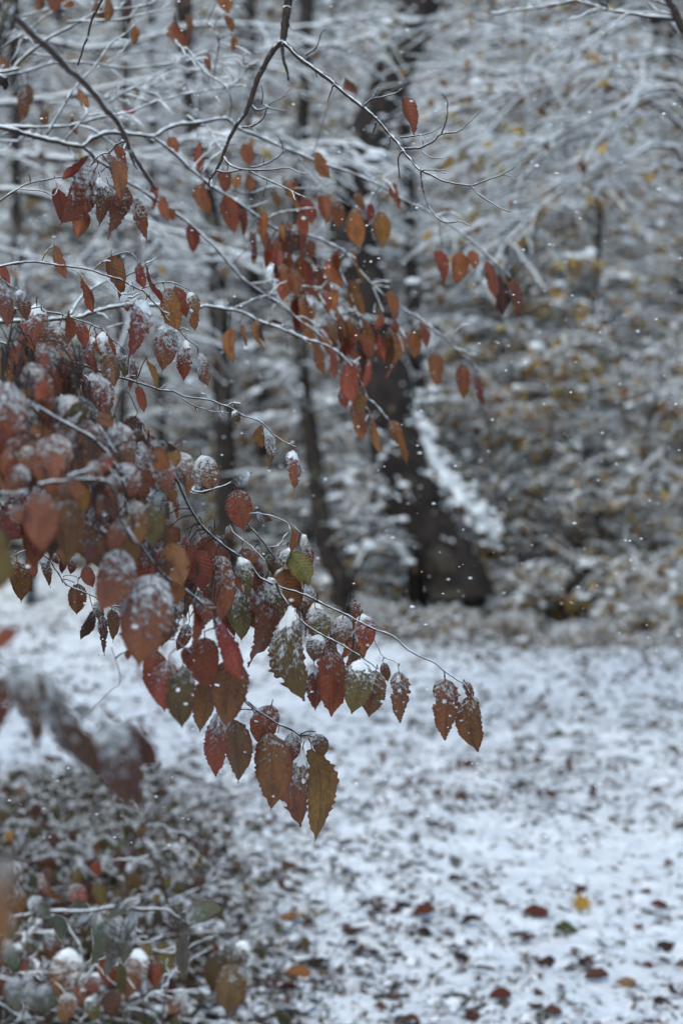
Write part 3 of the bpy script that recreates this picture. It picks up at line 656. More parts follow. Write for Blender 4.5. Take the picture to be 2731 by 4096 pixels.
# forked bare branch hanging from above
branch('tree_branch', 'bare dark branch hanging from above and forking into two snow-lined arms', 'branch', [
 ('B', [(555, -10), (545, 60), (530, 170), (520, 262)], 2.35, 2.3, 34, 30),
 ('B', [(520, 262), (470, 310), (410, 410), (370, 490), (330, 620), (290, 720), (235, 800), (190, 880), (150, 970), (110, 1060), (70, 1110), (60, 1152)], 2.3, 2.3, 25, 10),
 ('B', [(520, 262), (560, 300), (620, 360), (690, 410), (760, 460), (840, 525), (910, 590), (990, 650), (1050, 700), (1120, 760), (1190, 840), (1240, 890), (1275, 940), (1330, 1010), (1380, 1070)], 2.3, 2.1, 21, 11),
 ('B', [(1380, 1070), (1440, 1090), (1500, 1125), (1568, 1145), (1698, 1165)], 2.1, 2.05, 9, 6),
 ('C', [(240, 1165), (300, 1140), (370, 1115), (430, 1095), (470, 1070), (510, 1048)], 2.05, 2.03, 6, 4), ('C', [(430, 1097), (475, 1105), (512, 1126)], 2.04, 2.03, 4, 3, .6),
 ('C', [(240, 1167), (290, 1220), (370, 1275), (430, 1310), (490, 1328)], 2.05, 2.02, 7, 4, .8),
 ('B', [(1378, 1065), (1385, 1130), (1400, 1210), (1430, 1280), (1480, 1350), (1540, 1390), (1630, 1388), (1697, 1416)], 2.1, 2.03, 8, 4, .7),
 ('B', [(1255, 862), (1340, 850), (1420, 838), (1510, 795)], 2.12, 2.1, 7, 3), ('B', [(1280, 932), (1340, 928), (1400, 920), (1470, 880), (1510, 845), (1571, 832), (1626, 815), (1690, 760), (1762, 688)], 2.1, 2.05, 9, 3),
 ('C', [(55, 842), (85, 760), (95, 680), (85, 630), (55, 585)], 2.07, 2.05, 6, 3, .5), ('B', [(1385, 940), (1440, 980), (1525, 995)], 2.09, 2.07, 5, 3), ('B', [(1390, 1070), (1450, 1068), (1540, 1066)], 2.09, 2.07, 6, 3),
 ('B', [(1265, 945), (1245, 1000), (1250, 1120)], 2.1, 2.12, 8, 5, .3), ('B', [(1102, 765), (1095, 800), (1085, 832)], 2.14, 2.16, 9, 6, .2), ('B', [(832, 530), (820, 580), (800, 638)], 2.18, 2.2, 7, 4, .4),
 ('B', [(515, 275), (525, 380), (545, 460), (555, 505)], 2.28, 2.26, 15, 9, .2), ('B', [(1020, 672), (1080, 625), (1160, 610), (1230, 590), (1266, 555)], 2.16, 2.14, 8, 4),
 ('B', [(1080, 620), (1110, 565), (1142, 520)], 2.15, 2.14, 5, 3), ('B', [(550, 150), (580, 200)], 2.33, 2.3, 8, 3, .2), ('B', [(665, 345), (730, 300), (760, 205), (790, 180)], 2.27, 2.22, 6, 3, .5),
 ('B', [(330, 662), (360, 692), (405, 690), (445, 650), (500, 620), (556, 594)], 2.3, 2.27, 8, 3), ('B', [(265, 800), (330, 795), (390, 750), (412, 700), (436, 668)], 2.3, 2.28, 9, 4), ('B', [(388, 650), (395, 600), (384, 535)], 2.28, 2.26, 7, 3, .3),
 ('B', [(400, 655), (460, 682), (540, 696)], 2.28, 2.25, 6, 3), ('B', [(150, 980), (190, 1030), (240, 1052), (310, 1062), (430, 1066), (560, 1056), (620, 1080), (682, 1090)], 2.3, 2.2, 10, 3),
 ('B', [(310, 1070), (400, 1112), (480, 1150), (560, 1190), (620, 1220), (662, 1240)], 2.26, 2.2, 8, 4), ('B', [(320, 1050), (400, 1030), (460, 1000), (512, 960), (520, 920), (490, 850)], 2.26, 2.22, 7, 3), ('B', [(100, 1068), (170, 1080), (260, 1068)], 2.3, 2.27, 9, 6)],
 [('B', 1268, 612, 1312, 832, 85, 'R', .1, {'tilt': 5})], M_BARK, .0008, 16, 60, 1)

# smooth curved shoot, near
branch('tree_branch', 'smooth red-brown bare shoot curving down across the upper left, nearer than the twigs', 'branch', [
 ('A', [(0, 25), (60, 80), (130, 140), (200, 210), (290, 280), (370, 360), (440, 430), (500, 480), (560, 540), (620, 610), (670, 680), (730, 750), (770, 820), (800, 890), (830, 970), (870, 1030), (930, 1120), (972, 1185)], 1.35, 1.75, 31, 15, .25),
 ('A', [(820, 950), (840, 1010), (860, 1060)], 1.66, 1.7, 16, 5, .3)], [], M_SHOOT, .0012, 0, 60, 2)

# dark branch from the left that carries the far red leaves
LV3 = [('A', 1060, 860, 1110, 950, 70, 'R', .1), ('A', 1240, 890, 1230, 1070, 60, 'R', .15), ('A', 1270, 1120, 1270, 1320, 75, 'O', .2), ('A', 1400, 1230, 1460, 1450, 105, 'R', .2), ('A', 1200, 1400, 1220, 1568, 90, 'R', .3),
 ('A', 960, 1150, 940, 1300, 60, 'R', .2), ('A', 1000, 1230, 1030, 1370, 70, 'O', .2), ('A', 1070, 1300, 1085, 1380, 45, 'O', .1), ('B', 280, 900, 310, 1030, 80, 'R', .2), ('B', 150, 1060, 160, 1200, 80, 'R', .2), ('B', 240, 1090, 220, 1180, 50, 'O', .1),
 ('B', 310, 1090, 320, 1200, 55, 'O', .1), ('B', 710, 960, 790, 1105, 75, 'O', .3), ('B', 900, 490, 960, 575, 50, 'B', .3), ('B', 590, 1130, 625, 1230, 42, 'O', .1), ('B', 650, 1240, 700, 1390, 85, 'R', .1), ('B', 760, 1220, 770, 1390, 95, 'O', .2),
 ('B', 850, 1260, 872, 1420, 85, 'O', .4), ('B', 965, 1210, 1010, 1330, 65, 'B', .3), ('B', 950, 1310, 990, 1530, 112, 'O', .3), ('B', 1070, 1275, 1060, 1385, 52, 'R', .1), ('B', 1110, 1330, 1142, 1542, 100, 'O', .3), ('B', 1185, 1150, 1222, 1302, 62, 'O', .3),
 ('B', 620, 1340, 660, 1470, 72, 'R', .1), ('B', 520, 1400, 560, 1530, 72, 'O', .2), ('B', 490, 1490, 480, 1640, 82, 'R', .2), ('B', 680, 1505, 690, 1620, 60, 'R', .3),
 ('E', 340, -10, 345, 80, 42, 'R', .2), ('E', 420, 0, 420, 110, 42, 'R', .1), ('E', 560, 20, 565, 130, 36, 'R', .1), ('E', 620, 60, 660, 195, 62, 'R', .35), ('E', 690, 0, 710, 100, 48, 'R', .2), ('E', 750, 110, 750, 222, 62, 'B', .2),
 ('E', 550, 140, 510, 300, 88, 'R', .3), ('E', 590, 300, 622, 412, 72, 'O', .2), ('E', 640, 270, 650, 392, 52, 'O', .1), ('E', 850, 0, 855, 130, 52, 'R', .2), ('E', 935, 10, 990, 192, 28, 'O', .1), ('E', 960, 185, 1010, 390, 84, 'B', .2), ('E', 945, 190, 960, 330, 40, 'R', .3),
 ('E', 840, 240, 840, 375, 76, 'O', .2), ('E', 770, 250, 800, 400, 52, 'O', .45), ('E', 800, 390, 852, 565, 64, 'B', .55), ('E', 940, 410, 908, 612, 74, 'O', .4), ('E', 980, 490, 960, 625, 48, 'R', .2), ('E', 1030, 520, 1066, 682, 76, 'O', .05),
 ('E', 1190, 250, 1232, 440, 62, 'O', .3), ('E', 1150, 400, 1105, 495, 58, 'R', .2), ('E', 1200, 430, 1230, 520, 46, 'R', .5), ('E', 1205, 500, 1190, 735, 100, 'B', .3), ('E', 1215, 480, 1242, 755, 62, 'O', .4), ('E', 1340, 510, 1346, 672, 78, 'O', .05),
 ('E', 1395, 430, 1430, 602, 58, 'R', .45), ('E', 1480, 640, 1490, 842, 92, 'O', .25), ('F', 50, 0, 86, 192, 78, 'R', .1), ('F', 180, 10, 150, 198, 102, 'O', .05), ('F', 250, 0, 266, 112, 64, 'O', .1), ('F', 345, 70, 390, 278, 72, 'R', .15), ('F', 430, 160, 460, 390, 84, 'K', .2),
 ('F', 500, 185, 556, 380, 72, 'O', .2), ('F', 180, 712, 206, 926, 78, 'R', .25), ('F', 272, 782, 320, 970, 58, 'R', .4), ('F', 290, 910, 315, 972, 36, 'K', .1), ('A', 480, 565, 545, 665, 52, 'O', .3), ('A', 450, 745, 480, 835, 40, 'B', .2)]
f3 = np.random.default_rng(31)
for _ in range(46):
    t = f3.random(); bx = 1010 + 480 * t + f3.normal(0, 55); by = 800 + 620 * t + f3.normal(0, 75); ln = f3.uniform(80, 135); an = f3.normal(0, .22)
    LV3.append(('S', bx, by, bx + ln * math.sin(an), by + ln * math.cos(an), ln * f3.uniform(.22, .46), str(f3.choice(['R', 'O', 'B', 'K'], p=[.36, .34, .22, .08])), f3.uniform(.1, .5)))
branch('tree_branch', 'long dark snow-topped bough from the left with side shoots of hanging rust-red leaves', 'branch', [
 ('A', [(0, 800), (70, 815), (150, 840), (220, 858), (290, 870), (360, 885), (420, 905), (520, 920)], 2.7, 2.75, 20, 16, 1.3),
 ('A', [(520, 920), (590, 865), (680, 835), (760, 838), (860, 848), (960, 852), (1030, 812), (1120, 780), (1220, 768), (1360, 745), (1420, 745), (1464, 780), (1524, 820), (1604, 850), (1684, 885), (1774, 930), (1854, 960), (1974, 1010), (2084, 1045), (2214, 1085), (2334, 1140), (2434, 1190), (2524, 1250), (2654, 1310), (2754, 1370), (2900, 1470), (3100, 1645), (3162, 1700), (3216, 1765)], 2.75, 3.15, 14, 5, 1.2),
 ('A', [(520, 920), (570, 960), (610, 1000), (680, 1040), (740, 1090), (820, 1150), (900, 1200), (1000, 1270), (1130, 1360), (1220, 1430), (1350, 1550), (1440, 1650), (1524, 1750), (1644, 1835), (1754, 1915), (1854, 1990), (1944, 2058), (2030, 2125)], 2.75, 3.0, 13, 5, 1.0),
 ('A', [(960, 855), (1050, 930), (1130, 1000), (1220, 1080), (1310, 1150), (1400, 1210), (1554, 1310), (1654, 1380), (1754, 1440), (1854, 1462), (1974, 1482), (2084, 1530), (2154, 1568), (2214, 1650), (2334, 1790), (2434, 1875), (2544, 1955), (2634, 2005), (2704, 2070), (2784, 2118), (2852, 2192), (2932, 2258), (3002, 2330)], 2.78, 3.2, 11, 4, 1.1),
 ('A', [(0, 790), (150, 795), (370, 790), (500, 770), (600, 738), (700, 725), (770, 712), (850, 690), (940, 652), (1050, 622), (1200, 582), (1420, 545), (1560, 530)], 2.75, 2.9, 10, 4, 1.1),
 ('A', [(295, 850), (380, 700), (440, 600), (500, 520), (580, 440), (650, 350), (700, 280), (790, 210), (860, 142)], 2.75, 2.8, 8, 4, .7), ('A', [(410, 885), (440, 840), (490, 785), (560, 700)], 2.75, 2.72, 6, 3, .8),
 ('B', [(400, 1385), (470, 1345), (530, 1325), (640, 1312), (725, 1305)], 2.95, 2.9, 6, 3, 1.2), ('B', [(300, 1305), (370, 1285), (435, 1262)], 2.92, 2.9, 5, 3, 1.2), ('B', [(200, 1190), (300, 1215), (430, 1175), (500, 1180), (640, 1185), (760, 1195), (840, 1235), (940, 1290)], 2.95, 3.05, 6, 3, 1.1),
 ('B', [(600, 960), (660, 1030), (720, 1100), (790, 1165)], 2.95, 3.0, 5, 3, 1.1), ('B', [(510, 1445), (620, 1475), (720, 1482), (840, 1560)], 3.0, 3.05, 6, 3, 1.1), ('E', [(870, 100), (900, 180), (935, 250), (960, 330), (1000, 430), (1015, 500)], 3.05, 3.0, 5, 3, 1.1), ('E', [(1080, 230), (1110, 300), (1150, 390)], 3.08, 3.05, 4, 3, 1.),
 ('E', [(1190, 320), (1210, 420), (1220, 480), (1260, 580), (1290, 700)], 3.1, 3.05, 5, 2, 1.2), ('E', [(1080, 228), (1140, 225), (1190, 240)], 3.08, 3.05, 5, 3), ('E', [(1290, 390), (1330, 400), (1370, 402)], 3.1, 3.08, 5, 3), ('F', [(60, 550), (100, 545), (128, 542)], 3.15, 3.12, 5, 3), ('B', [(1080, 1140), (1110, 1110), (1170, 1110)], 3.0, 3., 5, 3), ('B', [(1500, 1370), (1500, 1450), (1520, 1560)], 3.1, 3.1, 4, 3, 1.2), ('E', [(880, 110), (870, 60), (900, 20), (800, -60)], 3.05, 3.05, 4, 3, 1.1),
 ('E', [(690, 20), (740, 60), (800, 130), (815, 200)], 3.05, 3.05, 4, 3, 1.2), ('E', [(420, 270), (480, 275), (570, 255), (650, 228), (760, 240)], 2.9, 2.9, 6, 3, 1.2), ('E', [(650, 226), (630, 265)], 2.9, 2.9, 4, 3, 1), ('E', [(560, 285), (650, 295), (735, 310)], 2.9, 2.9, 5, 3, 1.2)],
 LV3, M_BARK, .0055, 46, 110, 3)

# second bough lower, ending in the low orange leaves
LV6 = [('E', 190, 490, 190, 690, 84, 'O', .0), ('E', 250, 470, 272, 600, 34, 'O', .1), ('E', 345, 430, 360, 612, 56, 'O', .35), ('E', 372, 445, 388, 575, 44, 'K', .4), ('E', 715, 590, 762, 765, 56, 'B', .1), ('E', 830, 610, 850, 785, 48, 'R', .3), ('E', 920, 700, 940, 935, 112, 'O', .2), ('E', 975, 715, 985, 860, 66, 'R', .4),
 ('E', 890, 830, 905, 978, 72, 'R', .5), ('E', 990, 880, 1008, 1010, 102, 'O', .45), ('E', 970, 950, 1020, 1172, 94, 'B', .4), ('E', 1060, 1030, 1106, 1262, 40, 'O', .4), ('E', 1180, 1072, 1256, 1332, 92, 'O', .35), ('E', 760, 515, 820, 620, 50, 'O', .3), ('E', 450, 445, 510, 470, 26, 'K', .3), ('E', 485, -10, 480, 105, 66, 'R', .2)]
branch('tree_branch', 'snow-lined bough crossing the middle, ending in orange leaves in front of the thick trunk', 'branch', [
 ('D', [(0, 455), (120, 450), (290, 440), (380, 432), (500, 425), (560, 405), (650, 380), (780, 355), (850, 350), (1000, 352), (1160, 360), (1240, 360), (1300, 345), (1400, 362), (1480, 372), (1544, 390), (1634, 440), (1754, 480), (1874, 530), (1954, 560), (2034, 580), (2114, 622), (2174, 680), (2220, 735), (2264, 830), (2294, 910), (2344, 960), (2404, 1030), (2440, 1078)], 2.6, 2.85, 15, 5, 1.2),
 ('D', [(440, 410), (480, 340), (540, 270), (600, 230), (680, 190)], 2.65, 2.7, 12, 6, .9), ('D', [(1470, 365), (1540, 340), (1620, 300), (1700, 285)], 2.75, 2.8, 6, 3, 1.2), ('D', [(540, 400), (580, 360), (600, 350)], 2.65, 2.7, 4, 3, 1), ('D', [(665, 495), (720, 475), (790, 452)], 2.62, 2.65, 5, 3, 1.2),
 ('E', [(440, 300), (520, 350), (620, 440), (690, 490), (790, 570)], 2.8, 2.85, 6, 3, 1.1), ('E', [(510, 480), (540, 470), (572, 462)], 2.8, 2.8, 5, 3), ('E', [(730, 575), (770, 620), (810, 690), (850, 740), (890, 790), (900, 830)], 2.82, 2.85, 5, 3, 1.2), ('E', [(940, 690), (970, 710), (1000, 718)], 2.83, 2.83, 6, 4), ('E', [(1020, 970), (1050, 1000), (1070, 1030)], 2.85, 2.85, 5, 3, 1.2), ('E', [(600, 420), (680, 435), (760, 510), (830, 600)], 2.85, 2.85, 5, 3, 1.1)],
 LV6, M_BARK, .0048, 16, 90, 4)

# small twig with five leaves upper left
LVA = [('A', 565, 985, 430, 1135, 42, 'R', .2), ('A', 605, 1060, 420, 1385, 175, 'R', .62), ('A', 365, 1175, 395, 1385, 85, 'R', .1), ('A', 525, 1250, 510, 1465, 112, 'O', .15), ('A', 640, 1110, 668, 1385, 105, 'B', .62), ('A', 695, 1150, 735, 1455, 135, 'B', .5), ('A', 700, 950, 800, 1210, 100, 'B', .4), ('A', 740, 905, 800, 1085, 55, 'O', .1), ('A', 830, 1250, 906, 1495, 75, 'B', .55), ('A', 780, 1160, 812, 1290, 55, 'R', .2)]
branch('tree_branch', 'short twig with a bunch of frosted red and olive leaves beside the smooth shoot', 'branch', [
 ('A', [(730, 905), (690, 955), (640, 970), (600, 1000), (570, 1050), (520, 1085), (480, 1100)], 1.85, 1.9, 6, 3, .6), ('A', [(640, 970), (690, 1040), (740, 1090), (780, 1170), (840, 1245)], 1.87, 1.92, 6, 3, .7), ('A', [(730, 905), (790, 890), (830, 940)], 1.85, 1.75, 6, 6, .6),
 ('A', [(0, 1260), (50, 1225), (110, 1190), (190, 1150), (340, 1115), (450, 1105), (530, 1090)], 1.8, 1.9, 9, 4, .25), ('A', [(190, 1150), (188, 1120), (182, 1095)], 1.84, 1.84, 5, 3, .1), ('A', [(342, 1115), (338, 1098)], 1.87, 1.87, 5, 3, .1), ('A', [(130, 1190), (250, 1200), (330, 1230), (365, 1180)], 1.83, 1.9, 4, 3, .5)],
 LVA, M_BARK, .003, 4, 50, 5)

# D-1 twig with big frosted leaves
LV5 = [('D', 20, 205, 52, 455, 95, 'B', .6), ('D', -10, 110, 40, 235, 52, 'R', .1), ('D', 125, 250, 172, 435, 84, 'B', .6), ('D', 225, 335, 190, 635, 160, 'R', .62), ('D', 385, 445, 300, 675, 172, 'B', .66), ('D', 440, 610, 372, 775, 115, 'O', .5), ('D', 440, 400, 450, 560, 62, 'R', .2), ('D', 490, 460, 530, 605, 74, 'R', .4), ('D', 600, 525, 692, 740, 135, 'R', .1), ('D', 560, 540, 570, 755, 105, 'B', .6), ('D', 655, 510, 745, 805, 95, 'B', .8),
 ('D', 925, 318, 848, 655, 135, 'R', .72), ('D', 1030, 240, 1100, 482, 122, 'O', .42), ('D', 1105, 222, 1180, 405, 96, 'R', .3), ('D', 1185, 265, 1240, 378, 74, 'B', .8), ('D', 1215, 378, 1217, 492, 54, 'O', .2), ('D', 1045, 468, 1030, 745, 135, 'B', .68), ('D', 1160, 565, 1143, 795, 86, 'R', .68, {'h': True}), ('D', 1240, 650, 1290, 835, 76, 'B', .8, {'h': True}),
 ('D', 695, 35, 726, 285, 132, 'O', .05), ('D', 340, -25, 396, 162, 64, 'O', .2), ('D', 522, 172, 606, 368, 54, 'R', .1), ('D', 860, 75, 890, 232, 54, 'R', .4), ('D', 905, 105, 972, 325, 28, 'R', .3), ('D', 790, 330, 800, 382, 36, 'R', .7), ('D', 55, 640, 110, 845, 64, 'R', .4), ('D', 280, 790, 320, 935, 96, 'R', .35), ('D', 225, 780, 250, 935, 64, 'R', .3), ('D', 600, 755, 692, 1045, 128, 'R', .72), ('D', 760, 640, 790, 790, 60, 'G', .6)]
branch('tree_branch', 'slim twig arching from the left edge with snow-dusted red leaves hanging at its tip', 'branch', [
 ('D', [(0, 112), (90, 90), (170, 76), (250, 78), (350, 95), (450, 115), (580, 130), (660, 165), (750, 190), (820, 230), (890, 260), (940, 310), (1000, 370), (1050, 440), (1120, 500), (1170, 560), (1235, 610), (1240, 650)], 1.85, 1.98, 8, 4, .9),
 ('D', [(250, 78), (275, 40), (300, 0), (345, -30)], 1.88, 1.88, 5, 3, .6), ('D', [(590, 122), (640, 75), (690, 40), (780, 15), (830, 30), (870, 80), (905, 110)], 1.92, 1.92, 5, 3, 1), ('D', [(760, 190), (850, 130), (950, 88)], 1.94, 1.9, 5, 3, .6), ('D', [(890, 245), (1000, 217), (1080, 210), (1160, 240), (1200, 270), (1215, 375)], 1.95, 1.97, 5, 3, 1), ('D', [(450, 118), (500, 155), (525, 175)], 1.9, 1.9, 3, 3, .8), ('D', [(670, 180), (720, 230), (780, 290), (820, 325)], 1.92, 1.9, 4, 2, .5), ('D', [(840, 250), (830, 200), (815, 230)], 1.94, 1.9, 3, 3, .8),
 ('D', [(0, 170), (50, 210), (95, 240), (130, 255)], 1.75, 1.8, 5, 3, 1), ('D', [(255, 355), (270, 390), (350, 400), (430, 420), (500, 450), (580, 480), (650, 510), (700, 560), (740, 595), (800, 650), (850, 745), (860, 840)], 1.86, 1.95, 6, 3, 1.2), ('D', [(0, 365), (120, 375), (255, 355)], 1.8, 1.86, 6, 5, 1.2), ('D', [(345, 700), (380, 780), (412, 850)], 1.9, 1.9, 5, 3, .2), ('D', [(470, 640), (490, 740), (510, 930)], 1.8, 1.8, 4, 3, .5)],
 LV5, M_BARK, .0032, 10, 60, 6)

# D-3 bare twig with three small leaves at the end
branch('tree_branch', 'nearly bare snow-lined twig above the leaf cluster with curled leaves at its end', 'branch', [
 ('D', [(0, 580), (90, 605), (190, 630), (280, 655), (370, 680), (500, 725), (640, 770), (700, 795), (800, 820), (900, 850), (1000, 880), (1080, 890), (1150, 920), (1290, 935), (1370, 955), (1450, 985), (1510, 1030), (1564, 1050), (1644, 1090), (1694, 1150), (1754, 1190), (1814, 1220), (1854, 1240)], 1.9, 2.05, 9, 4, 1.2),
 ('D', [(1140, 930), (1210, 975), (1290, 1000), (1360, 1018), (1440, 1020)], 2.0, 2.02, 4, 3, .9), ('D', [(800, 785), (860, 795), (905, 825), (900, 845)], 1.98, 1.98, 4, 3, 1.3), ('D', [(1300, 935), (1280, 905), (1258, 890)], 2., 2., 3, 2, .4), ('D', [(1000, 878), (1030, 855), (1040, 848)], 2, 2, 5, 3), ('D', [(1430, 975), (1465, 965), (1480, 1010)], 2.02, 2.02, 6, 4, 1.3), ('D', [(1075, 892), (1068, 868)], 2, 2, 3, 2, .3)],
 [('D', 865, 850, 906, 1002, 58, 'R', .3), ('D', 930, 690, 1000, 865, 34, 'O', .1), ('D', 820, 640, 862, 850, 30, 'B', .75), ('E', 378, 1098, 385, 1232, 62, 'O', .2), ('E', 420, 1110, 450, 1345, 60, 'B', .85), ('E', 590, 1258, 602, 1485, 82, 'R', .62), ('E', 215, 1020, 246, 1078, 50, 'K', .6)], M_BARK, .0036, 6, 40, 7)

# main leafy bough, lower left
LVM = [('M', 110, 60, -20, 740, 340, 'O', .68), ('M', 255, 125, 130, 300, 115, 'O', .1), ('M', 690, 190, 380, 520, 270, 'R', 1.0), ('M', 265, 300, 190, 725, 195, 'B', .62), ('M', 770, 240, 560, 530, 150, 'G', .4), ('M', 800, 395, 715, 880, 295, 'B', .52), ('M', 1055, 420, 1160, 890, 255, 'B', .68), ('M', 500, 695, 480, 1050, 330, 'B', .56), ('M', 650, 690, 300, 860, 140, 'R', .6),
 ('M', 190, 890, 50, 1060, 190, 'B', .6), ('M', 350, 1040, 370, 1545, 290, 'B', .38), ('M', 640, 1110, 622, 1610, 272, 'D', .38), ('M', 725, 975, 745, 1210, 125, 'O', .1), ('M', 600, 970, 622, 1140, 115, 'B', .5), ('M', 1110, 865, 1170, 1115, 215, 'R', .85), ('M', 1200, 1125, 1240, 1490, 195, 'B', .6), ('M', 1370, 1140, 1380, 1530, 185, 'G', .42), ('M', 1390, 1050, 1500, 1270, 170, 'G', .85),
 ('M', 1060, 1320, 1000, 1550, 165, 'B', .48), ('M', 1090, 1560, 920, 2070, 330, 'B', .58), ('M', 1270, 790, 1330, 1010, 205, 'B', .72), ('M', 1400, 750, 1500, 1010, 200, 'B', .85), ('M', 1440, 950, 1568, 1130, 160, 'O', .62), ('M', 1230, 640, 1395, 775, 95, 'B', .95), ('M', 1420, 670, 1500, 870, 155, 'O', .3), ('M', 880, 340, 1005, 455, 105, 'B', .4), ('M', 30, 1370, 40, 1585, 115, 'G', .3),
 ('M', 930, 1075, 900, 1255, 84, 'B', .5), ('M', 950, 1085, 1052, 1305, 95, 'K', .2), ('M', 810, 1470, 740, 1705, 125, 'K', .35), ('M', 330, 480, 430, 640, 150, 'O', .3), ('M', 560, 560, 430, 690, 150, 'R', .4), ('M', 100, 720, 40, 900, 160, 'R', .5), ('M', 250, 720, 200, 860, 150, 'B', .7), ('M', 860, 560, 900, 760, 120, 'B', .6), ('M', 930, 700, 960, 860, 110, 'R', .5), ('M', 820, 770, 900, 960, 140, 'B', .6), ('M', 1020, 930, 1000, 1090, 130, 'R', .7), ('M', 150, 1180, 190, 1330, 110, 'B', .5), ('M', 120, 560, 150, 760, 130, 'R', .5), ('M', 640, 960, 700, 1110, 130, 'B', .4), ('M', 400, 60, 330, 210, 120, 'R', .3), ('M', 470, 60, 480, 230, 120, 'O', .3),
 ('G', 955, 465, 880, 1000, 315, 'B', .62, {'d': 1.42}), ('G', 810, 960, 800, 1000, 40, 'R', .1),
 ('N', 150, 45, 150, 235, 172, 'B', .4), ('N', 180, 235, 245, 455, 205, 'B', .2), ('N', 105, 290, 140, 385, 84, 'B', .4), ('N', 290, 70, 335, 355, 105, 'R', .45), ('N', 385, 255, 400, 495, 195, 'R', .2), ('N', 525, 235, 540, 708, 245, 'B', .55), ('N', 410, 100, 500, 255, 125, 'B', .3), ('N', 200, 425, 212, 605, 125, 'O', .05),
 ('N', 690, 255, 722, 565, 115, 'G', .72), ('N', 705, 460, 682, 882, 175, 'G', .58, {'h': True}), ('N', 595, 225, 652, 505, 42, 'O', .1), ('N', 910, 470, 880, 1058, 272, 'B', .5), ('N', 1085, 640, 1142, 1310, 225, 'G', .64, {'h': True}), ('N', 925, 415, 1022, 668, 125, 'G', .9), ('N', 615, 5, 632, 115, 64, 'B', .75), ('N', 845, 165, 790, 300, 80, 'B', .6), ('N', 935, 225, 970, 390, 95, 'G', .5), ('N', 795, 410, 812, 525, 66, 'O', .1),
 ('N', 1095, 215, 1232, 455, 175, 'G', .2), ('N', 1050, 345, 1160, 645, 205, 'O', .15), ('N', 1085, 175, 985, 335, 66, 'K', .95), ('N', 1115, 5, 1146, 205, 44, 'O', .05), ('N', 1185, 75, 1236, 285, 84, 'B', .95), ('N', 1220, 450, 1300, 655, 95, 'B', .95), ('N', 1285, 610, 1330, 905, 165, 'B', .62),
 ('N', 430, 880, 455, 1255, 245, 'R', .38), ('N', 545, 705, 745, 1150, 135, 'R', .45), ('N', 665, 1050, 622, 1548, 265, 'B', .25), ('N', 395, 550, 412, 905, 125, 'R', .5), ('N', 325, 555, 402, 925, 44, 'R', .3), ('N', 65, 990, 8, 1295, 175, 'R', .35), ('N', 150, 1060, 110, 1425, 205, 'R', .5), ('N', 250, 1105, 225, 1552, 222, 'G', .42, {'h': True}), ('N', 430, 1210, 430, 1598, 175, 'B', .28), ('N', 285, 980, 300, 1105, 95, 'R', .2),
 ('N', 530, 1465, 490, 1925, 165, 'R', .56), ('N', 650, 1525, 675, 1980, 195, 'G', .3), ('N', 935, 1490, 880, 1730, 205, 'R', .5), ('N', 925, 1630, 933, 2188, 275, 'D', .38), ('N', 1115, 1630, 1110, 1860, 125, 'R', .75), ('N', 1185, 1770, 1140, 2318, 205, 'B', .62, {'h': True}), ('N', 1300, 1640, 1350, 1810, 125, 'B', .6), ('N', 1300, 1740, 1400, 2385, 240, 'D', .1),
 ('H', 655, 925, 675, 1318, 185, 'R', .42), ('H', 560, 1035, 576, 1300, 115, 'B', .6, {'h': True}), ('H', 845, 1005, 800, 1315, 175, 'G', .6), ('H', 945, 1070, 900, 1338, 155, 'G', .52), ('H', 990, 1020, 1015, 1130, 60, 'B', .5), ('H', 1095, 1075, 1120, 1365, 128, 'B', .56, {'h': True}), ('H', 1385, 1118, 1402, 1468, 170, 'B', .5, {'h': True}), ('H', 1505, 1140, 1562, 1255, 60, 'B', .5, {'h': True}), ('H', 1535, 1225, 1568, 1550, 158, 'B', .42),
 ('H', 865, 715, 892, 935, 115, 'R', .66), ('H', 850, 925, 870, 990, 104, 'O', .2), ('H', 735, 765, 730, 905, 115, 'B', .88), ('H', 565, 675, 592, 888, 135, 'G', .7), ('H', 590, 860, 560, 1005, 105, 'B', .82), ('H', 75, -40, 112, 175, 155, 'O', .4), ('D', 1290, 1375, 1330, 1505, 145, 'B', .8), ('D', 1568, 1405, 1450, 1465, 60, 'K', .95), ('D', 1100, 1225, 1000, 1405, 135, 'O', .35), ('D', 1120, 1260, 1150, 1510, 145, 'B', .8), ('D', 840, 1125, 905, 1225, 64, 'K', .5), ('D', 940, 1215, 1095, 1255, 62, 'K', .85), ('D', 1190, 1500, 1310, 1510, 60, 'K', .8), ('H', 195, 75, 285, 130, 45, 'B', .8), ('H', 385, 285, 330, 395, 44, 'K', .7)]
fr = np.random.default_rng(88)
for _ in range(34):
    t = fr.random(); cx = 10 + 640 * t; cy = 1640 + 640 * t; bx = cx + fr.normal(0, 90); by = cy + fr.normal(0, 110) - 80; ln = fr.uniform(200, 290); an = fr.normal(0, .3)
    LVM.append(('S', bx, by, bx + ln * math.sin(an), by + ln * math.cos(an), ln * fr.uniform(.35, .56), str(fr.choice(['B', 'R', 'D', 'G', 'K'], p=[.36, .26, .16, .08, .14])), fr.uniform(.46, .72), {'d': 1.45 + .25 * t + fr.uniform(0, .15)}))
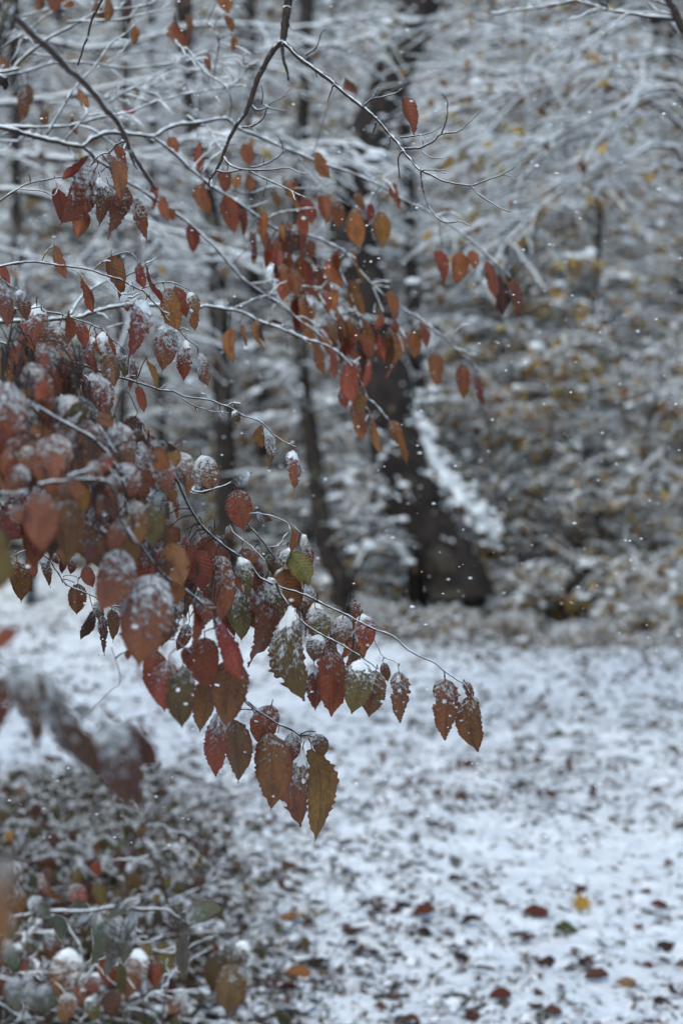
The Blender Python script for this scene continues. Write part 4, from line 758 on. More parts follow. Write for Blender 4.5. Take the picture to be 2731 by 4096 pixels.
for _ in range(95):
    t = fr.random() ** 1.15; cx = 30 + 1000 * t; cy = 1560 + 960 * t + 40; off = fr.normal(0, 1)
    bx = cx + off * 95 * (1 - .55 * t) + fr.normal(0, 30); by = cy - off * 110 * (1 - .45 * t) - 60; ln = fr.uniform(110, 205) * (1 - .25 * t); an = fr.normal(0, .35)
    LVM.append(('S', bx, by, bx + ln * math.sin(an), by + ln * math.cos(an), ln * fr.uniform(.25, .58), str(fr.choice(['B', 'R', 'K', 'O', 'G'], p=[.36, .28, .14, .14, .08])), fr.uniform(.25, .62), {'d': 1.55 + .45 * t + fr.uniform(0, .22)}))
for _ in range(22):
    t = fr.random(); bx = 980 + 470 * t + fr.normal(0, 40); by = 2270 + 330 * t + fr.normal(0, 45); ln = fr.uniform(110, 190) * (1 - .3 * t); an = fr.normal(0, .3)
    LVM.append(('S', bx, by, bx + ln * math.sin(an), by + ln * math.cos(an), ln * fr.uniform(.3, .58), str(fr.choice(['B', 'D', 'G', 'R'])), fr.uniform(.35, .6), {'d': 2.02 + fr.uniform(0, .12)}))
for _ in range(30):
    bx = fr.uniform(-60, 330); by = fr.uniform(1330, 1640); ln = fr.uniform(90, 170); an = fr.normal(0, .35)
    LVM.append(('S', bx, by, bx + ln * math.sin(an), by + ln * math.cos(an), ln * fr.uniform(.2, .55), str(fr.choice(['B', 'R', 'K', 'O'], p=[.3, .4, .2, .1])), fr.uniform(.2, .6), {'d': 1.65 + fr.uniform(0, .2)}))
branch('tree_branch', 'heavily leaved bough sloping from the left edge, its red and olive leaves snow-dusted', 'branch', [
 ('D', [(0, 850), (110, 930), (190, 970), (400, 1090), (560, 1180), (680, 1290), (760, 1420), (800, 1568)], 1.42, 1.5, 16, 12, .7),
 ('G', [(780, 0), (830, 180), (900, 330), (1020, 470), (1150, 560), (1250, 640), (1330, 740), (1400, 880), (1420, 1010), (1500, 1200), (1560, 1280), (1651, 1340), (1751, 1405), (1811, 1430), (1881, 1480)], 1.48, 1.95, 12, 5, .8),
 ('D', [(560, 1180), (680, 1210), (800, 1240), (900, 1290), (1000, 1345), (1100, 1425), (1150, 1530), (1200, 1640), (1290, 1750), (1400, 1850), (1500, 1920)], 1.5, 1.95, 12, 8, .9),
 ('H', [(90, 350), (157, 420), (210, 490), (330, 552), (440, 590), (550, 640), (640, 690), (760, 740), (860, 790), (950, 830), (1050, 870), (1140, 940), (1220, 990), (1310, 1030), (1380, 1080), (1440, 1120), (1500, 1160), (1535, 1215)], 1.95, 2.03, 9, 4, .55),
 ('H', [(330, 560), (420, 690), (500, 780), (600, 840), (700, 890), (800, 950), (890, 1010), (960, 1060)], 1.9, 1.95, 8, 4, .8), ('H', [(0, 40), (40, 70), (100, 110), (180, 200), (260, 290), (310, 372)], 2.0, 2.03, 7, 6, .25), ('H', [(100, 105), (190, 88), (300, 100), (400, 150), (470, 210), (510, 262)], 2.02, 2.05, 5, 3, .9),
 ('H', [(0, 60), (40, 190), (130, 270), (200, 330), (250, 380)], 2.0, 1.98, 5, 3, .6), ('D', [(1090, 1400), (1180, 1490), (1250, 1520), (1350, 1500), (1420, 1470), (1480, 1440)], 1.95, 2.0, 7, 4, .9), ('H', [(270, 300), (340, 290), (400, 270)], 2.03, 2.02, 4, 3, 1), ('H', [(610, 680), (660, 740), (690, 800)], 1.98, 1.98, 4, 2, .4), ('H', [(925, 860), (960, 930), (990, 980), (1050, 1010), (1090, 1035)], 2.02, 2.02, 4, 2, .5), ('H', [(1370, 1080), (1372, 1115)], 2.02, 2.02, 4, 3, .2),
 ('M', [(240, 230), (330, 300), (360, 420), (370, 560), (380, 690)], 1.4, 1.4, 9, 5, .4), ('M', [(330, 990), (500, 960), (700, 940), (860, 950), (960, 980), (1020, 1080), (1060, 1250), (1150, 1430), (1220, 1520)], 1.32, 1.4, 16, 10, .5), ('M', [(600, 920), (720, 870), (840, 850), (890, 930)], 1.32, 1.34, 10, 9, .6), ('M', [(780, 840), (870, 810), (980, 820)], 1.36, 1.38, 6, 4, .4),
 ('M', [(860, 430), (950, 540), (1050, 700)], 1.5, 1.5, 7, 5, .5), ('M', [(980, 830), (1060, 960), (1110, 1100)], 1.44, 1.44, 6, 4, .3), ('M', [(0, 1060), (120, 1060), (260, 1030)], 1.3, 1.34, 7, 5, .5), ('M', [(840, 980), (860, 1150), (890, 1300), (950, 1480), (990, 1580)], 1.4, 1.42, 9, 5, .2), ('M', [(320, 550), (430, 560), (570, 580)], 1.4, 1.42, 7, 3, .6), ('M', [(400, 560), (470, 640), (540, 690)], 1.4, 1.42, 6, 4, .5), ('M', [(720, 0), (715, 100), (730, 210)], 1.6, 1.6, 6, 4, .3), ('M', [(700, 200), (800, 260), (880, 350), (1000, 420)], 1.48, 1.55, 8, 5, .9),
 ('G', [(560, 1330), (700, 1200), (760, 1130), (700, 920)], 1.6, 1.6, 5, 3, .2), ('G', [(1200, 960), (1130, 900), (1090, 860), (1170, 755)], 1.62, 1.6, 6, 3, .2), ('N', [(770, 1385), (860, 1450), (940, 1510), (1040, 1575), (1175, 1645)], 1.9, 1.97, 7, 4, .3), ('N', [(770, 1390), (820, 1480), (880, 1530)], 1.9, 1.95, 5, 3, .3)],
 LVM, M_BARK, .0034, 14, 60, 8)

# small-leaved sharp twig at the left
LVS = [('M', 160, 1665, 202, 2005, 175, 'B', .42), ('M', 310, 1590, 300, 1805, 105, 'B', .3), ('M', 385, 1630, 462, 1875, 74, 'B', .7), ('M', 100, 1690, 66, 1805, 95, 'B', .6), ('M', 560, 1605, 572, 1765, 64, 'K', .45), ('M', 650, 1615, 640, 1775, 84, 'B', .6), ('M', 700, 1870, 690, 2125, 155, 'B', .4, {'h': True}), ('M', 775, 1775, 825, 1890, 115, 'R', .3), ('G', 590, 695, 530, 865, 64, 'K', .4), ('G', 650, 725, 667, 955, 54, 'B', .5), ('G', 705, 685, 720, 875, 70, 'B', .4), ('G', 600, 640, 640, 760, 60, 'B', .8), ('M', 420, 1500, 380, 1560, 80, 'K', .3), ('M', 480, 1590, 520, 1690, 50, 'K', .6), ('M', 660, 1900, 640, 2030, 44, 'R', .3)]
branch('tree_branch', 'drooping thin twig of small curled brown leaves over the bright snow at the left', 'branch', [
 ('G', [(0, 25), (60, 150), (130, 230), (210, 300), (300, 370), (350, 450), (420, 540), (560, 600), (640, 650), (760, 710), (800, 820)], 1.95, 2.0, 9, 3, .8), ('G', [(200, 300), (120, 330), (60, 370), (40, 400)], 1.97, 1.97, 4, 3, .9), ('G', [(530, 190), (600, 290), (650, 340), (690, 350)], 1.9, 1.9, 6, 3, .2), ('G', [(420, 540), (400, 480), (440, 470), (500, 490)], 1.98, 1.98, 4, 3, .8), ('G', [(560, 600), (590, 690)], 1.98, 1.98, 4, 3), ('G', [(640, 650), (650, 725)], 1.98, 1.98, 4, 3), ('G', [(300, 370), (380, 360), (440, 350)], 1.98, 1.98, 4, 3, .9), ('G', [(0, 100), (100, 215), (180, 290)], 1.95, 1.97, 4, 4, .5)],
 LVS, M_BARK, .003, 10, 50, 9)

# blurred near twigs
branch('tree_branch', 'blurred near twig low at the left with grey snow-covered hanging leaves', 'branch', [
 ('S', [(0, 2625), (95, 2690), (150, 2705), (255, 2780), (357, 2850), (410, 2900), (470, 2925)], 1.0, 1.08, 11, 6, .7), ('S', [(60, 2665), (30, 2690), (15, 2720)], 1.0, 1.0, 7, 5)],
 [('S', 150, 2705, 305, 3095, 125, 'K', .70), ('S', 420, 2890, 510, 3200, 170, 'K', .74), ('S', 500, 2960, 590, 3205, 60, 'K', .6), ('S', 490, 2905, 622, 3055, 115, 'K', .45), ('S', 50, 2665, 105, 2975, 130, 'K', .66), ('S', 20, 2710, -20, 2960, 120, 'B', .4), ('S', 120, 2690, 190, 2800, 60, 'K', .2)], M_SHOOT, .004, 0, 60, 10, leaf_pad=False)
branch('tree_branch', 'blurred red leaf on a near twig at the left edge above the snow', 'branch', [('S', [(0, 2500), (40, 2510), (62, 2512)], .98, 1.0, 7, 4, .3)], [('S', 62, 2512, -40, 2590, 64, 'R', .1), ('S', -20, 2210, -5, 2360, 120, 'G', .1)], M_SHOOT, .002, 0, 50, 11, leaf_pad=False)
branch('tree_branch', 'very blurred pale brown leaf close to the lens at the left edge over the brambles', 'branch', [('S', [(0, 3380), (10, 3400), (14, 3420)], .62, .62, 10, 6, .3)], [('S', 14, 3420, -20, 3780, 120, 'B', .5)], M_SHOOT, .002, 0, 50, 12, leaf_pad=False)
branch('tree_branch', 'blurred twig of dull green snow-covered leaves in front of the brambles', 'branch', [
 ('S', [(0, 3690), (90, 3670), (200, 3650), (300, 3655), (390, 3650), (480, 3638), (580, 3645), (660, 3640), (740, 3690)], 1.42, 1.5, 16, 9, .6), ('S', [(480, 3638), (520, 3600), (560, 3590)], 1.45, 1.45, 6, 4)],
 [('S', 440, 3640, 395, 3890, 78, 'S', .72), ('S', 385, 3650, 345, 3850, 74, 'S', .5), ('S', 530, 3650, 485, 3840, 66, 'S', .72), ('S', 740, 3690, 720, 3900, 52, 'S', .3), ('S', 740, 3670, 880, 3630, 72, 'S', .5), ('S', 560, 3590, 430, 3660, 46, 'S', .7), ('S', 120, 3590, 200, 3665, 62, 'S', .75), ('S', 640, 3640, 760, 3700, 70, 'S', .55), ('S', 230, 3660, 250, 3760, 55, 'S', .35), ('S', 330, 3655, 310, 3600, 60, 'S', .72)], M_SHOOT, .003, 0, 50, 13, leaf_pad=False)
branch('tree_branch', 'blurred snow-covered leaf spray in the bottom left corner, close to the lens', 'branch', [('S', [(0, 3900), (60, 3915), (120, 3930), (170, 3950)], 1.25, 1.28, 9, 5, 1)],
 [('S', 60, 3900, 70, 4040, 66, 'S', .75), ('S', 110, 3920, 150, 4050, 60, 'S', .75), ('S', 160, 3945, 230, 4020, 70, 'S', .75), ('S', 20, 3760, 60, 3880, 60, 'S', .75), ('S', 20, 3640, 50, 3760, 60, 'S', .75)], M_SHOOT, .003, 0, 50, 14, leaf_pad=False)

# dark limbs at the very top left, and fine snowy twigs behind
branch('tree_branch', 'fan of fine snow-lined twigs crossing at the top left behind the smooth shoot', 'branch', [
 ('A', [(0, 485), (70, 468), (150, 460), (300, 410), (370, 395), (520, 398), (640, 412), (820, 428), (1040, 405), (1200, 372), (1330, 395), (1560, 400)], 2.95, 3.2, 11, 4, 1.2),
 ('A', [(0, 455), (70, 440), (150, 360), (240, 290), (330, 230), (480, 150), (570, 100), (700, 60), (880, 40), (1000, 0)], 2.9, 3.0, 14, 5, .9), ('A', [(130, 105), (240, 80), (330, 60), (480, 55)], 3.1, 3.1, 6, 3, 1.4), ('A', [(420, 140), (560, 132), (740, 125), (880, 92), (960, 75), (1120, 55)], 2.95, 3.0, 7, 4, 1.4), ('A', [(650, 410), (720, 370), (830, 330), (960, 305)], 3.1, 3.1, 5, 3, 1.3), ('A', [(640, 620), (720, 600), (840, 560), (1000, 590), (1100, 560), (1220, 480)], 3.1, 3.1, 7, 3, 1.3), ('A', [(690, 640), (800, 570), (900, 520), (960, 485), (1080, 420), (1200, 375)], 3.0, 3.05, 7, 4, .9),
 ('A', [(1100, 250), (1130, 290), (1180, 310), (1230, 380), (1290, 455), (1360, 500), (1430, 560), (1450, 640), (1440, 740)], 2.9, 2.85, 8, 5, .8), ('A', [(1300, 145), (1340, 180), (1375, 260), (1360, 360), (1345, 480)], 2.9, 2.88, 7, 4, .4), ('A', [(1430, 560), (1500, 500), (1540, 440), (1520, 360)], 2.9, 2.88, 6, 3, .8), ('A', [(0, 250), (60, 215), (160, 190)], 2.9, 2.9, 6, 3, 1.3), ('A', [(0, 880), (90, 885), (260, 870)], 3.0, 3.0, 7, 4, 1.3), ('A', [(1170, 725), (1240, 775), (1310, 800), (1350, 880), (1400, 950)], 2.9, 2.85, 8, 4, 1.3), ('A', [(0, 300), (80, 250), (170, 200), (250, 130), (330, 80), (400, 30), (480, -20)], 3.2, 3.2, 8, 4, 1.2)],
 [('A', 180, 520, 205, 640, 50, 'B', .3), ('A', 150, 560, 140, 755, 72, 'B', .5), ('A', 270, 660, 280, 785, 52, 'B', .5), ('A', 1080, 100, 1130, 285, 64, 'O', .3), ('A', 1190, 90, 1192, 265, 44, 'B', .2), ('A', 845, 150, 850, 265, 56, 'O', .1), ('A', 1425, 90, 1456, 195, 48, 'O', .3), ('A', 1475, 230, 1465, 315, 42, 'O', .2), ('A', 1305, 330, 1310, 435, 48, 'B', .4), ('A', 330, -20, 345, 75, 84, 'O', .2), ('A', 430, -20, 440, 60, 84, 'O', .2), ('A', 250, -10, 235, 60, 60, 'B', .3), ('A', 690, -20, 690, 130, 60, 'B', .3), ('A', 610, -10, 620, 120, 50, 'B', .3), ('A', 800, -10, 785, 120, 56, 'K', .2), ('A', 1400, -20, 1430, 75, 90, 'O', .3), ('A', 1150, -40, 1170, 40, 120, 'K', .1), ('A', 30, 340, 20, 440, 60, 'B', .4), ('A', 745, 725, 850, 690, 50, 'R', .6, {'tilt': 0})],
 M_BARK, .0052, 60, 130, 15)
branch('tree_branch', 'thin dark twig hanging straight down in the top left, free of snow', 'branch', [('A', [(635, -8), (590, 80), (565, 160), (545, 230), (520, 290), (510, 335), (490, 410)], 2.2, 2.15, 11, 7, .15), ('A', [(548, 228), (555, 240), (562, 252)], 2.17, 2.16, 6, 3, .1)], [], M_BARK, .002, 0, 40, 16)
branch('tree_branch', 'thick dark mossy limb stub hanging in the top left corner', 'branch', [('A', [(70, -6), (60, 60), (30, 140), (0, 240), (-20, 330)], 1.3, 1.25, 60, 40, .1)], [], M_TRUNK, .002, 0, 40, 17)
branch('tree_branch', 'dark wet limb stub at the left edge below the fine twigs', 'branch', [('A', [(-60, 470), (-10, 490), (30, 515), (40, 550)], 1.6, 1.6, 60, 24, .1)], [], M_TRUNK, .002, 0, 40, 18)
# top right limb
branch('tree_branch', 'dark snow-topped limb entering at the top right corner', 'branch', [
 ('C', [(1568, 165), (1535, 110), (1505, 50), (1480, 0), (1460, -80), (1420, -500), (1400, -1000), (1390, -1600)], 3.0, 3.0, 34, 24, .2), ('C', [(1540, 130), (1450, 112), (1350, 100), (1200, 75), (1090, 65), (1020, 40), (950, 18), (900, 0)], 3.0, 3.1, 14, 7, 1.1), ('C', [(900, 0), (800, 25), (700, 45), (600, 58), (500, 72), (360, 92)], 3.1, 3.2, 10, 6, 1.4), ('C', [(1090, 62), (1085, 30), (1055, 0)], 3.0, 3.0, 10, 6, .3), ('C', [(1535, 105), (1460, 85), (1390, 62), (1330, 0)], 3.0, 3.0, 9, 5, .8), ('C', [(1500, 45), (1440, 20), (1380, 0)], 3, 3, 8, 5, .8)], [], M_BARK, .005, 10, 110, 19)

# ------------------------------------------------------------------ mid-distance tree off to the right with long arching snowy boughs
def arch_tree():
    y0 = 7.6; st = []; rad = []
    tr = [(3150, 2900), (3130, 2000), (3080, 1000), (3040, 0), (3020, -500)]
    w = np.array([P(q, y0) for q in tr]); base = np.array([w[0][0], w[0][1], gz(w[0][0], w[0][1]) - .05]); w[0] = base
    root = thing('tree', base, 'tree with long arching snow-laden boughs sweeping in from the right above the clearing', 'tree')
    a = Acc(); full = catmull(w - base, 8); tubes(a, full, np.linspace(.11, .06, len(full)), 10); o = part('trunk', a.mesh('trunk', M_TRUNK), root); o.matrix_basis = Matrix.Identity(4)
    B = [[(3090, 1000), (2731, 375), (2450, 440), (2250, 530), (2180, 570), (2000, 545)], [(3090, 1100), (2731, 400), (2400, 520), (2200, 600), (2080, 720), (1900, 900)], [(3060, 600), (2731, 330), (2500, 300), (2280, 300), (2100, 270), (1960, 250)],
         [(3060, 500), (2731, 230), (2560, 235), (2330, 260), (2140, 330), (2000, 420)], [(3050, 700), (2700, 100), (2450, 120), (2200, 290), (2000, 470), (1850, 700)], [(3050, 300), (2600, 20), (2300, 150), (2050, 100), (1850, 60), (1700, 90)],
         [(3090, 1300), (2731, 620), (2500, 640), (2330, 700), (2150, 840), (2000, 1000)], [(3060, 900), (2700, 480), (2400, 330), (2150, 320), (1900, 280), (1800, 270)]]
    for k, b in enumerate(B):
        st.append(np.array([P(q, y0 - .9 * i / 5 + .25 * (k % 3)) for i, q in enumerate(b)]) - base); rad.append((.012, .005))
    S, RR, tw, sn, lf = grow(st, rad, 260, 520, .8, 77, zmean=-.02, droop=.18, snow=.0062, leafy=420, pads=30, tmin=.15, bias=(-.8, -.1, 0), twr=.0034, lsize=.07, psize=.03)
    for s, rr in zip(S, RR):
        a = Acc(); tubes(a, s, rr, 6); o = part('bough', a.mesh('bough', M_STEM), root); o.matrix_basis = Matrix.Identity(4)
    for a, nm, m in ((tw, 'twig', M_STEM), (sn, 'snow', M_SNOW), (lf, 'foliage', M_FARLEAF)):
        o = part(nm, a.mesh(nm, m), root, kind='stuff'); o.matrix_basis = Matrix.Identity(4)
arch_tree()
def arch_tree_left():
    y0 = 6.5
    w = np.array([P(q, y0) for q in [(-700, 2900), (-680, 2000), (-640, 1000), (-600, 0), (-580, -500)]]); base = np.array([w[0][0], w[0][1], gz(w[0][0], w[0][1]) - .05]); w[0] = base
    root = thing('tree', base, 'tree off to the left whose level snowy boughs cross behind the fine twigs', 'tree')
    a = Acc(); full = catmull(w - base, 8); tubes(a, full, np.linspace(.13, .07, len(full)), 10); o = part('trunk', a.mesh('trunk', M_TRUNK), root); o.matrix_basis = Matrix.Identity(4)
    st = []; rad = []
    B = [[(-640, 600), (0, 620), (400, 640), (800, 560), (1150, 600), (1400, 560)], [(-640, 500), (0, 420), (300, 380), (700, 300), (1000, 240), (1300, 200)], [(-620, 300), (0, 150), (400, 200), (800, 100), (1200, 110), (1500, 60)], [(-640, 800), (0, 760), (300, 820), (600, 900), (900, 1000), (1150, 1180)], [(-650, 900), (0, 1000), (250, 1080), (500, 1200), (700, 1350)]]
    for k, b in enumerate(B):
        st.append(np.array([P(q, y0 - .5 * i / 5 + .3 * (k % 3)) for i, q in enumerate(b)]) - base); rad.append((.014, .004))
    S, RR, tw, sn, lf = grow(st, rad, 150, 260, .8, 79, zmean=.03, droop=.2, snow=.006, leafy=110, pads=30, tmin=.2, bias=(.7, -.1, 0), twr=.0038, lsize=.055, psize=.03)
    for s, rr in zip(S, RR):
        a = Acc(); tubes(a, s, rr, 6); o = part('bough', a.mesh('bough', M_STEM), root); o.matrix_basis = Matrix.Identity(4)
    for a, nm, m in ((tw, 'twig', M_STEM), (sn, 'snow', M_SNOW), (lf, 'foliage', M_FARLEAF)):
        o = part(nm, a.mesh(nm, m), root, kind='stuff'); o.matrix_basis = Matrix.Identity(4)
arch_tree_left()

# ------------------------------------------------------------------ undergrowth at the lower left
def bramble(name, label, cat, stems, leaves, seed, twigs=14):
    return branch(name, label, cat, stems, leaves, M_STEM, .005, twigs, 130, seed)
bramble('bramble', 'tangled bramble with snow-dusted red and olive leaves in the bottom left corner', 'bramble', [
 ('J', [(120, 1700), (150, 1500), (200, 1300), (170, 1100), (180, 900), (230, 650)], 3.3, 3.4, 7, 4), ('J', [(500, 1750), (430, 1500), (480, 1300), (560, 1180), (700, 1150), (800, 1180)], 3.3, 3.25, 8, 4), ('J', [(850, 1750), (900, 1500), (940, 1380), (1100, 1360), (1250, 1375)], 3.2, 3.25, 8, 4), ('J', [(100, 1250), (300, 1250), (450, 1240), (600, 1200)], 3.3, 3.3, 5, 3), ('J', [(690, 980), (800, 1040), (950, 1100), (1100, 1120), (1250, 1050), (1370, 1010)], 3.4, 3.4, 6, 3), ('J', [(380, 900), (440, 980), (500, 1080), (520, 1200)], 3.35, 3.3, 6, 4), ('J', [(0, 1010), (100, 1000), (220, 990), (320, 980)], 3.4, 3.4, 6, 4), ('J', [(1000, 1750), (1040, 1400), (1080, 1250), (1200, 1160), (1300, 1110)], 3.2, 3.3, 6, 3)],
 [('J', 30, 1205, 40, 1405, 105, 'R', .5), ('J', 240, 635, 372, 805, 64, 'B', .5), ('J', 120, 785, 130, 875, 95, 'B', .5), ('J', 480, 740, 520, 845, 105, 'B', .5), ('J', 340, 975, 330, 1175, 135, 'B', .62), ('J', 440, 1100, 388, 1445, 205, 'B', .72), ('J', 500, 1230, 500, 1445, 135, 'B', .7), ('J', 640, 1155, 692, 1325, 95, 'R', .05), ('J', 760, 1185, 760, 1405, 64, 'G', .1), ('J', 870, 1130, 800, 1395, 195, 'B', .68), ('J', 950, 1160, 962, 1335, 95, 'R', .4), ('J', 1030, 1120, 1042, 1255, 125, 'G', .1), ('J', 920, 1100, 900, 1160, 105, 'G', .2),
  ('J', 1350, 1055, 1362, 1185, 44, 'R', .05), ('J', 1390, 1150, 1330, 1355, 165, 'G', .35), ('J', 1455, 1230, 1425, 1485, 190, 'G', .45), ('J', 1500, 1130, 1440, 1250, 140, 'G', .7), ('J', 150, 1000, 255, 1155, 85, 'G', .7), ('J', 70, 1080, 200, 1250, 120, 'K', .6), ('J', 1060, 1270, 1050, 1405, 64, 'K', .2), ('J', 250, 1180, 130, 1250, 90, 'B', .7), ('J', 420, 1440, 400, 1560, 120, 'B', .6), ('J', 560, 1400, 600, 1540, 100, 'G', .6), ('J', 720, 1380, 700, 1520, 110, 'K', .3), ('J', 1120, 1400, 1060, 1500, 110, 'B', .85), ('J', 20, 1100, 10, 1200, 60, 'R', .4), ('J', 200, 1340, 220, 1440, 90, 'K', .4), ('J', 620, 1260, 580, 1380, 90, 'B', .7)], 30, 40)
bramble('weed_stalk', 'leaning bare weed stalk with small drooping leaves left of the open snow', 'weed', [
 ('J', [(1050, 830), (1030, 700), (1000, 600), (950, 510), (900, 430), (850, 350), (790, 280), (750, 230), (700, 165)], 3.6, 3.6, 15, 8, .15), ('J', [(870, 370), (920, 335), (1000, 325), (1050, 345), (1080, 395)], 3.9, 3.85, 4, 3, .6), ('J', [(960, 520), (990, 480), (1080, 458), (1180, 460), (1240, 500), (1260, 590)], 3.9, 3.85, 5, 3, .6), ('J', [(705, 170), (730, 130), (755, 110)], 3.9, 3.9, 4, 2, .4), ('J', [(760, 240), (800, 170), (850, 190), (895, 265)], 3.9, 3.85, 3, 2, .5), ('J', [(1040, 800), (1100, 780), (1200, 740), (1300, 705), (1450, 690)], 3.9, 4.0, 6, 3, 1.2)],
 [('J', 1030, 365, 1036, 445, 34, 'G', .1), ('J', 900, 345, 880, 395, 50, 'G', .2), ('J', 1180, 465, 1195, 525, 30, 'G', .1), ('J', 1250, 520, 1268, 605, 36, 'G', .2), ('J', 1060, 660, 1050, 720, 50, 'G', .2), ('J', 865, 110, 860, 185, 40, 'G', .3), ('J', 1260, 660, 1250, 715, 70, 'K', .4), ('J', 985, 775, 960, 805, 44, 'G', .1)], 31, 12)
bramble('weed_stalk', 'short weed with curled olive and brown leaves poking from the snowy grass', 'weed', [
 ('J', [(800, 900), (810, 780), (790, 680), (760, 600), (750, 520)], 4.2, 4.2, 5, 3), ('J', [(800, 800), (840, 700), (850, 640)], 4.2, 4.2, 4, 3), ('J', [(640, 900), (620, 800), (610, 720)], 4.1, 4.1, 4, 3)],
 [('J', 750, 520, 765, 612, 84, 'K', .35), ('J', 770, 570, 755, 620, 60, 'G', .1), ('J', 845, 640, 850, 765, 98, 'G', .25), ('J', 610, 715, 640, 825, 90, 'G', .2), ('J', 600, 570, 622, 645, 64, 'R', .3), ('J', 560, 720, 600, 790, 70, 'K', .2), ('J', 490, 640, 480, 700, 70, 'G', .3), ('J', 830, 480, 850, 520, 50, 'K', .2), ('J', 790, 740, 805, 810, 60, 'K', .3)], 32, 8)
bramble('weed_stalk', 'dark upright weed stalk with drooping snowy leaves at the left edge of the grass', 'weed', [
 ('J', [(150, 640), (130, 500), (100, 400), (75, 320), (55, 240), (30, 190)], 4.3, 4.3, 7, 4, .4), ('J', [(230, 500), (280, 420), (350, 360), (440, 300)], 4.3, 4.2, 8, 5, .9)],
 [('J', 40, 200, 30, 300, 60, 'G', .5), ('J', 60, 385, 40, 430, 60, 'Y', .3), ('J', 300, 620, 325, 695, 72, 'K', .3), ('J', 330, 405, 345, 465, 84, 'K', .3), ('J', 230, 200, 225, 270, 54, 'K', .3), ('J', 140, 90, 130, 130, 80, 'O', .5), ('J', 460, 370, 470, 430, 50, 'K', .3), ('J', 110, 160, 160, 220, 60, 'K', .5)], 33, 8)
bramble('weed_stalk', 'pale grass-like weed with fine arching snow-lined leaves at the foot of the open snow', 'weed', [
 ('K', [(340, 720), (450, 780), (560, 800), (640, 830), (680, 870)], 4.6, 4.6, 5, 3), ('K', [(700, 880), (760, 850), (820, 830), (920, 795)], 4.6, 4.6, 4, 3), ('K', [(200, 480), (290, 550), (330, 620)], 4.7, 4.7, 5, 3), ('K', [(770, 620), (790, 700), (800, 800)], 4.6, 4.6, 3, 2), ('K', [(320, 880), (310, 820), (290, 740)], 4.5, 4.5, 4, 3)],
 [('K', 285, 700, 290, 745, 40, 'G', .1), ('K', 290, 800, 310, 885, 30, 'G', .1), ('K', 640, 880, 660, 920, 34, 'G', .2), ('K', 590, 850, 575, 880, 40, 'G', .2), ('K', 230, 560, 220, 590, 44, 'G', .2), ('K', 310, 570, 322, 625, 30, 'G', .2), ('K', 645, 1020, 690, 1130, 44, 'G', .2)], 34, 20)

# snow-laden grass and trailing stems, nobody could count them
gr = Acc(); gs = Acc(); r = np.random.default_rng(44)
n = 5200; u = r.random(n); yy = 3.2 + 3.9 * r.random(n) ** 1.2; xx = -1.75 + (1.75 + .05 - .02 * (yy - 3.2)) * r.random(n) ** 1.1 - .08 * np.maximum(yy - 4.4, 0)
keep = r.random(n) < smooth(.10, -.65, xx + .17 * (yy - 4.0)) + .04
xx = xx[keep]; yy = yy[keep]; n = len(xx)
b = np.stack([xx, yy, terrain(xx, yy) + .01], -1); d = rand_dirs(n, r, 1.1, .6); L = (.10 + .24 * r.random(n) + .22 * r.random(n) * smooth(-.3, -.9, xx)) * smooth(7.6, 4.6, yy).clip(.45, 1)
T = sprout(b, d, L, 7, .95, .035, r); R = np.linspace(1, .35, 7)[None] * r.uniform(.0012, .0032, n)[:, None]
T[..., 2] = np.maximum(T[..., 2], b[:, None, 2] + .004)
tubes(gr, T, R, 3); kk = r.random(n) < .22; snow_on(gs, T[kk], R[kk], np.full(R[kk].shape, .0026), 5)
j = r.integers(0, n, 3600); q, _ = at_param(T, j, .3 + .7 * r.random(3600)); leaf_quads(gr, q, .03 + .055 * r.random(3600), r, .7)
j = r.integers(0, n, 160); q, _ = at_param(T, j, .4 + .6 * r.random(160)); clumps(gs, q, .004 + .007 * r.random(160), r)
o = part('grass', gr.mesh('grass', M_GRASS)); tag(o, kind='stuff')
o = part('snow_on_grass', gs.mesh('snow_on_grass', M_SNOW)); tag(o, kind='stuff')
# sparse thin stems over the open floor
gr2 = Acc(); n = 420; yy = 3.6 + 8 * r.random(n); xx = (r.random(n) * 2 - 1) * (.4 + .26 * yy); b = np.stack([xx, yy, terrain(xx, yy)], -1)
T = sprout(b, rand_dirs(n, r, .8, .7), .04 + .14 * r.random(n), 6, .5, .05, r); T[..., 2] = np.maximum(T[..., 2], b[:, None, 2] + .012); tubes(gr2, T, np.full((n, 6), .0013), 3)
o = part('dry_stems', gr2.mesh('dry_stems', M_GRASS)); tag(o, kind='stuff')

# ------------------------------------------------------------------ fallen leaves
def flat_leaf(seed):
    r = np.random.default_rng(seed); rows, cols = 8, 5
    v = np.linspace(0, 1, rows + 1); w = .29 * np.interp(v, [0, .1, .3, .5, .7, .88, 1], [.03, .6, .96, 1, .74, .3, .02])
    Vv = np.zeros((rows + 1, cols, 3)); ca, cb, cc = r.uniform(-.5, .9), r.uniform(.2, 1.4), r.uniform(-.3, .3)
    for i in range(rows + 1):
        for j, uu in enumerate(np.linspace(-1, 1, cols)):
            x = uu * w[i] * (1 + .08 * r.standard_normal() * (abs(uu) == 1)); z = cb * x * x * 1.6 + ca * (v[i] - .5) ** 2 * .7 + cc * x * (v[i] - .5) * 2 + .018 * r.standard_normal()
            Vv[i, j] = (x, v[i] - .5, z)
    ii = np.arange(rows)[:, None] * cols + np.arange(cols - 1)[None]
    return new_mesh('fallen_leaf', Vv.reshape(-1, 3), np.stack([ii, ii + 1, ii + cols + 1, ii + cols], -1).reshape(-1, 4), M_FALLEN)
FLAT = [flat_leaf(700 + k) for k in range(14)]
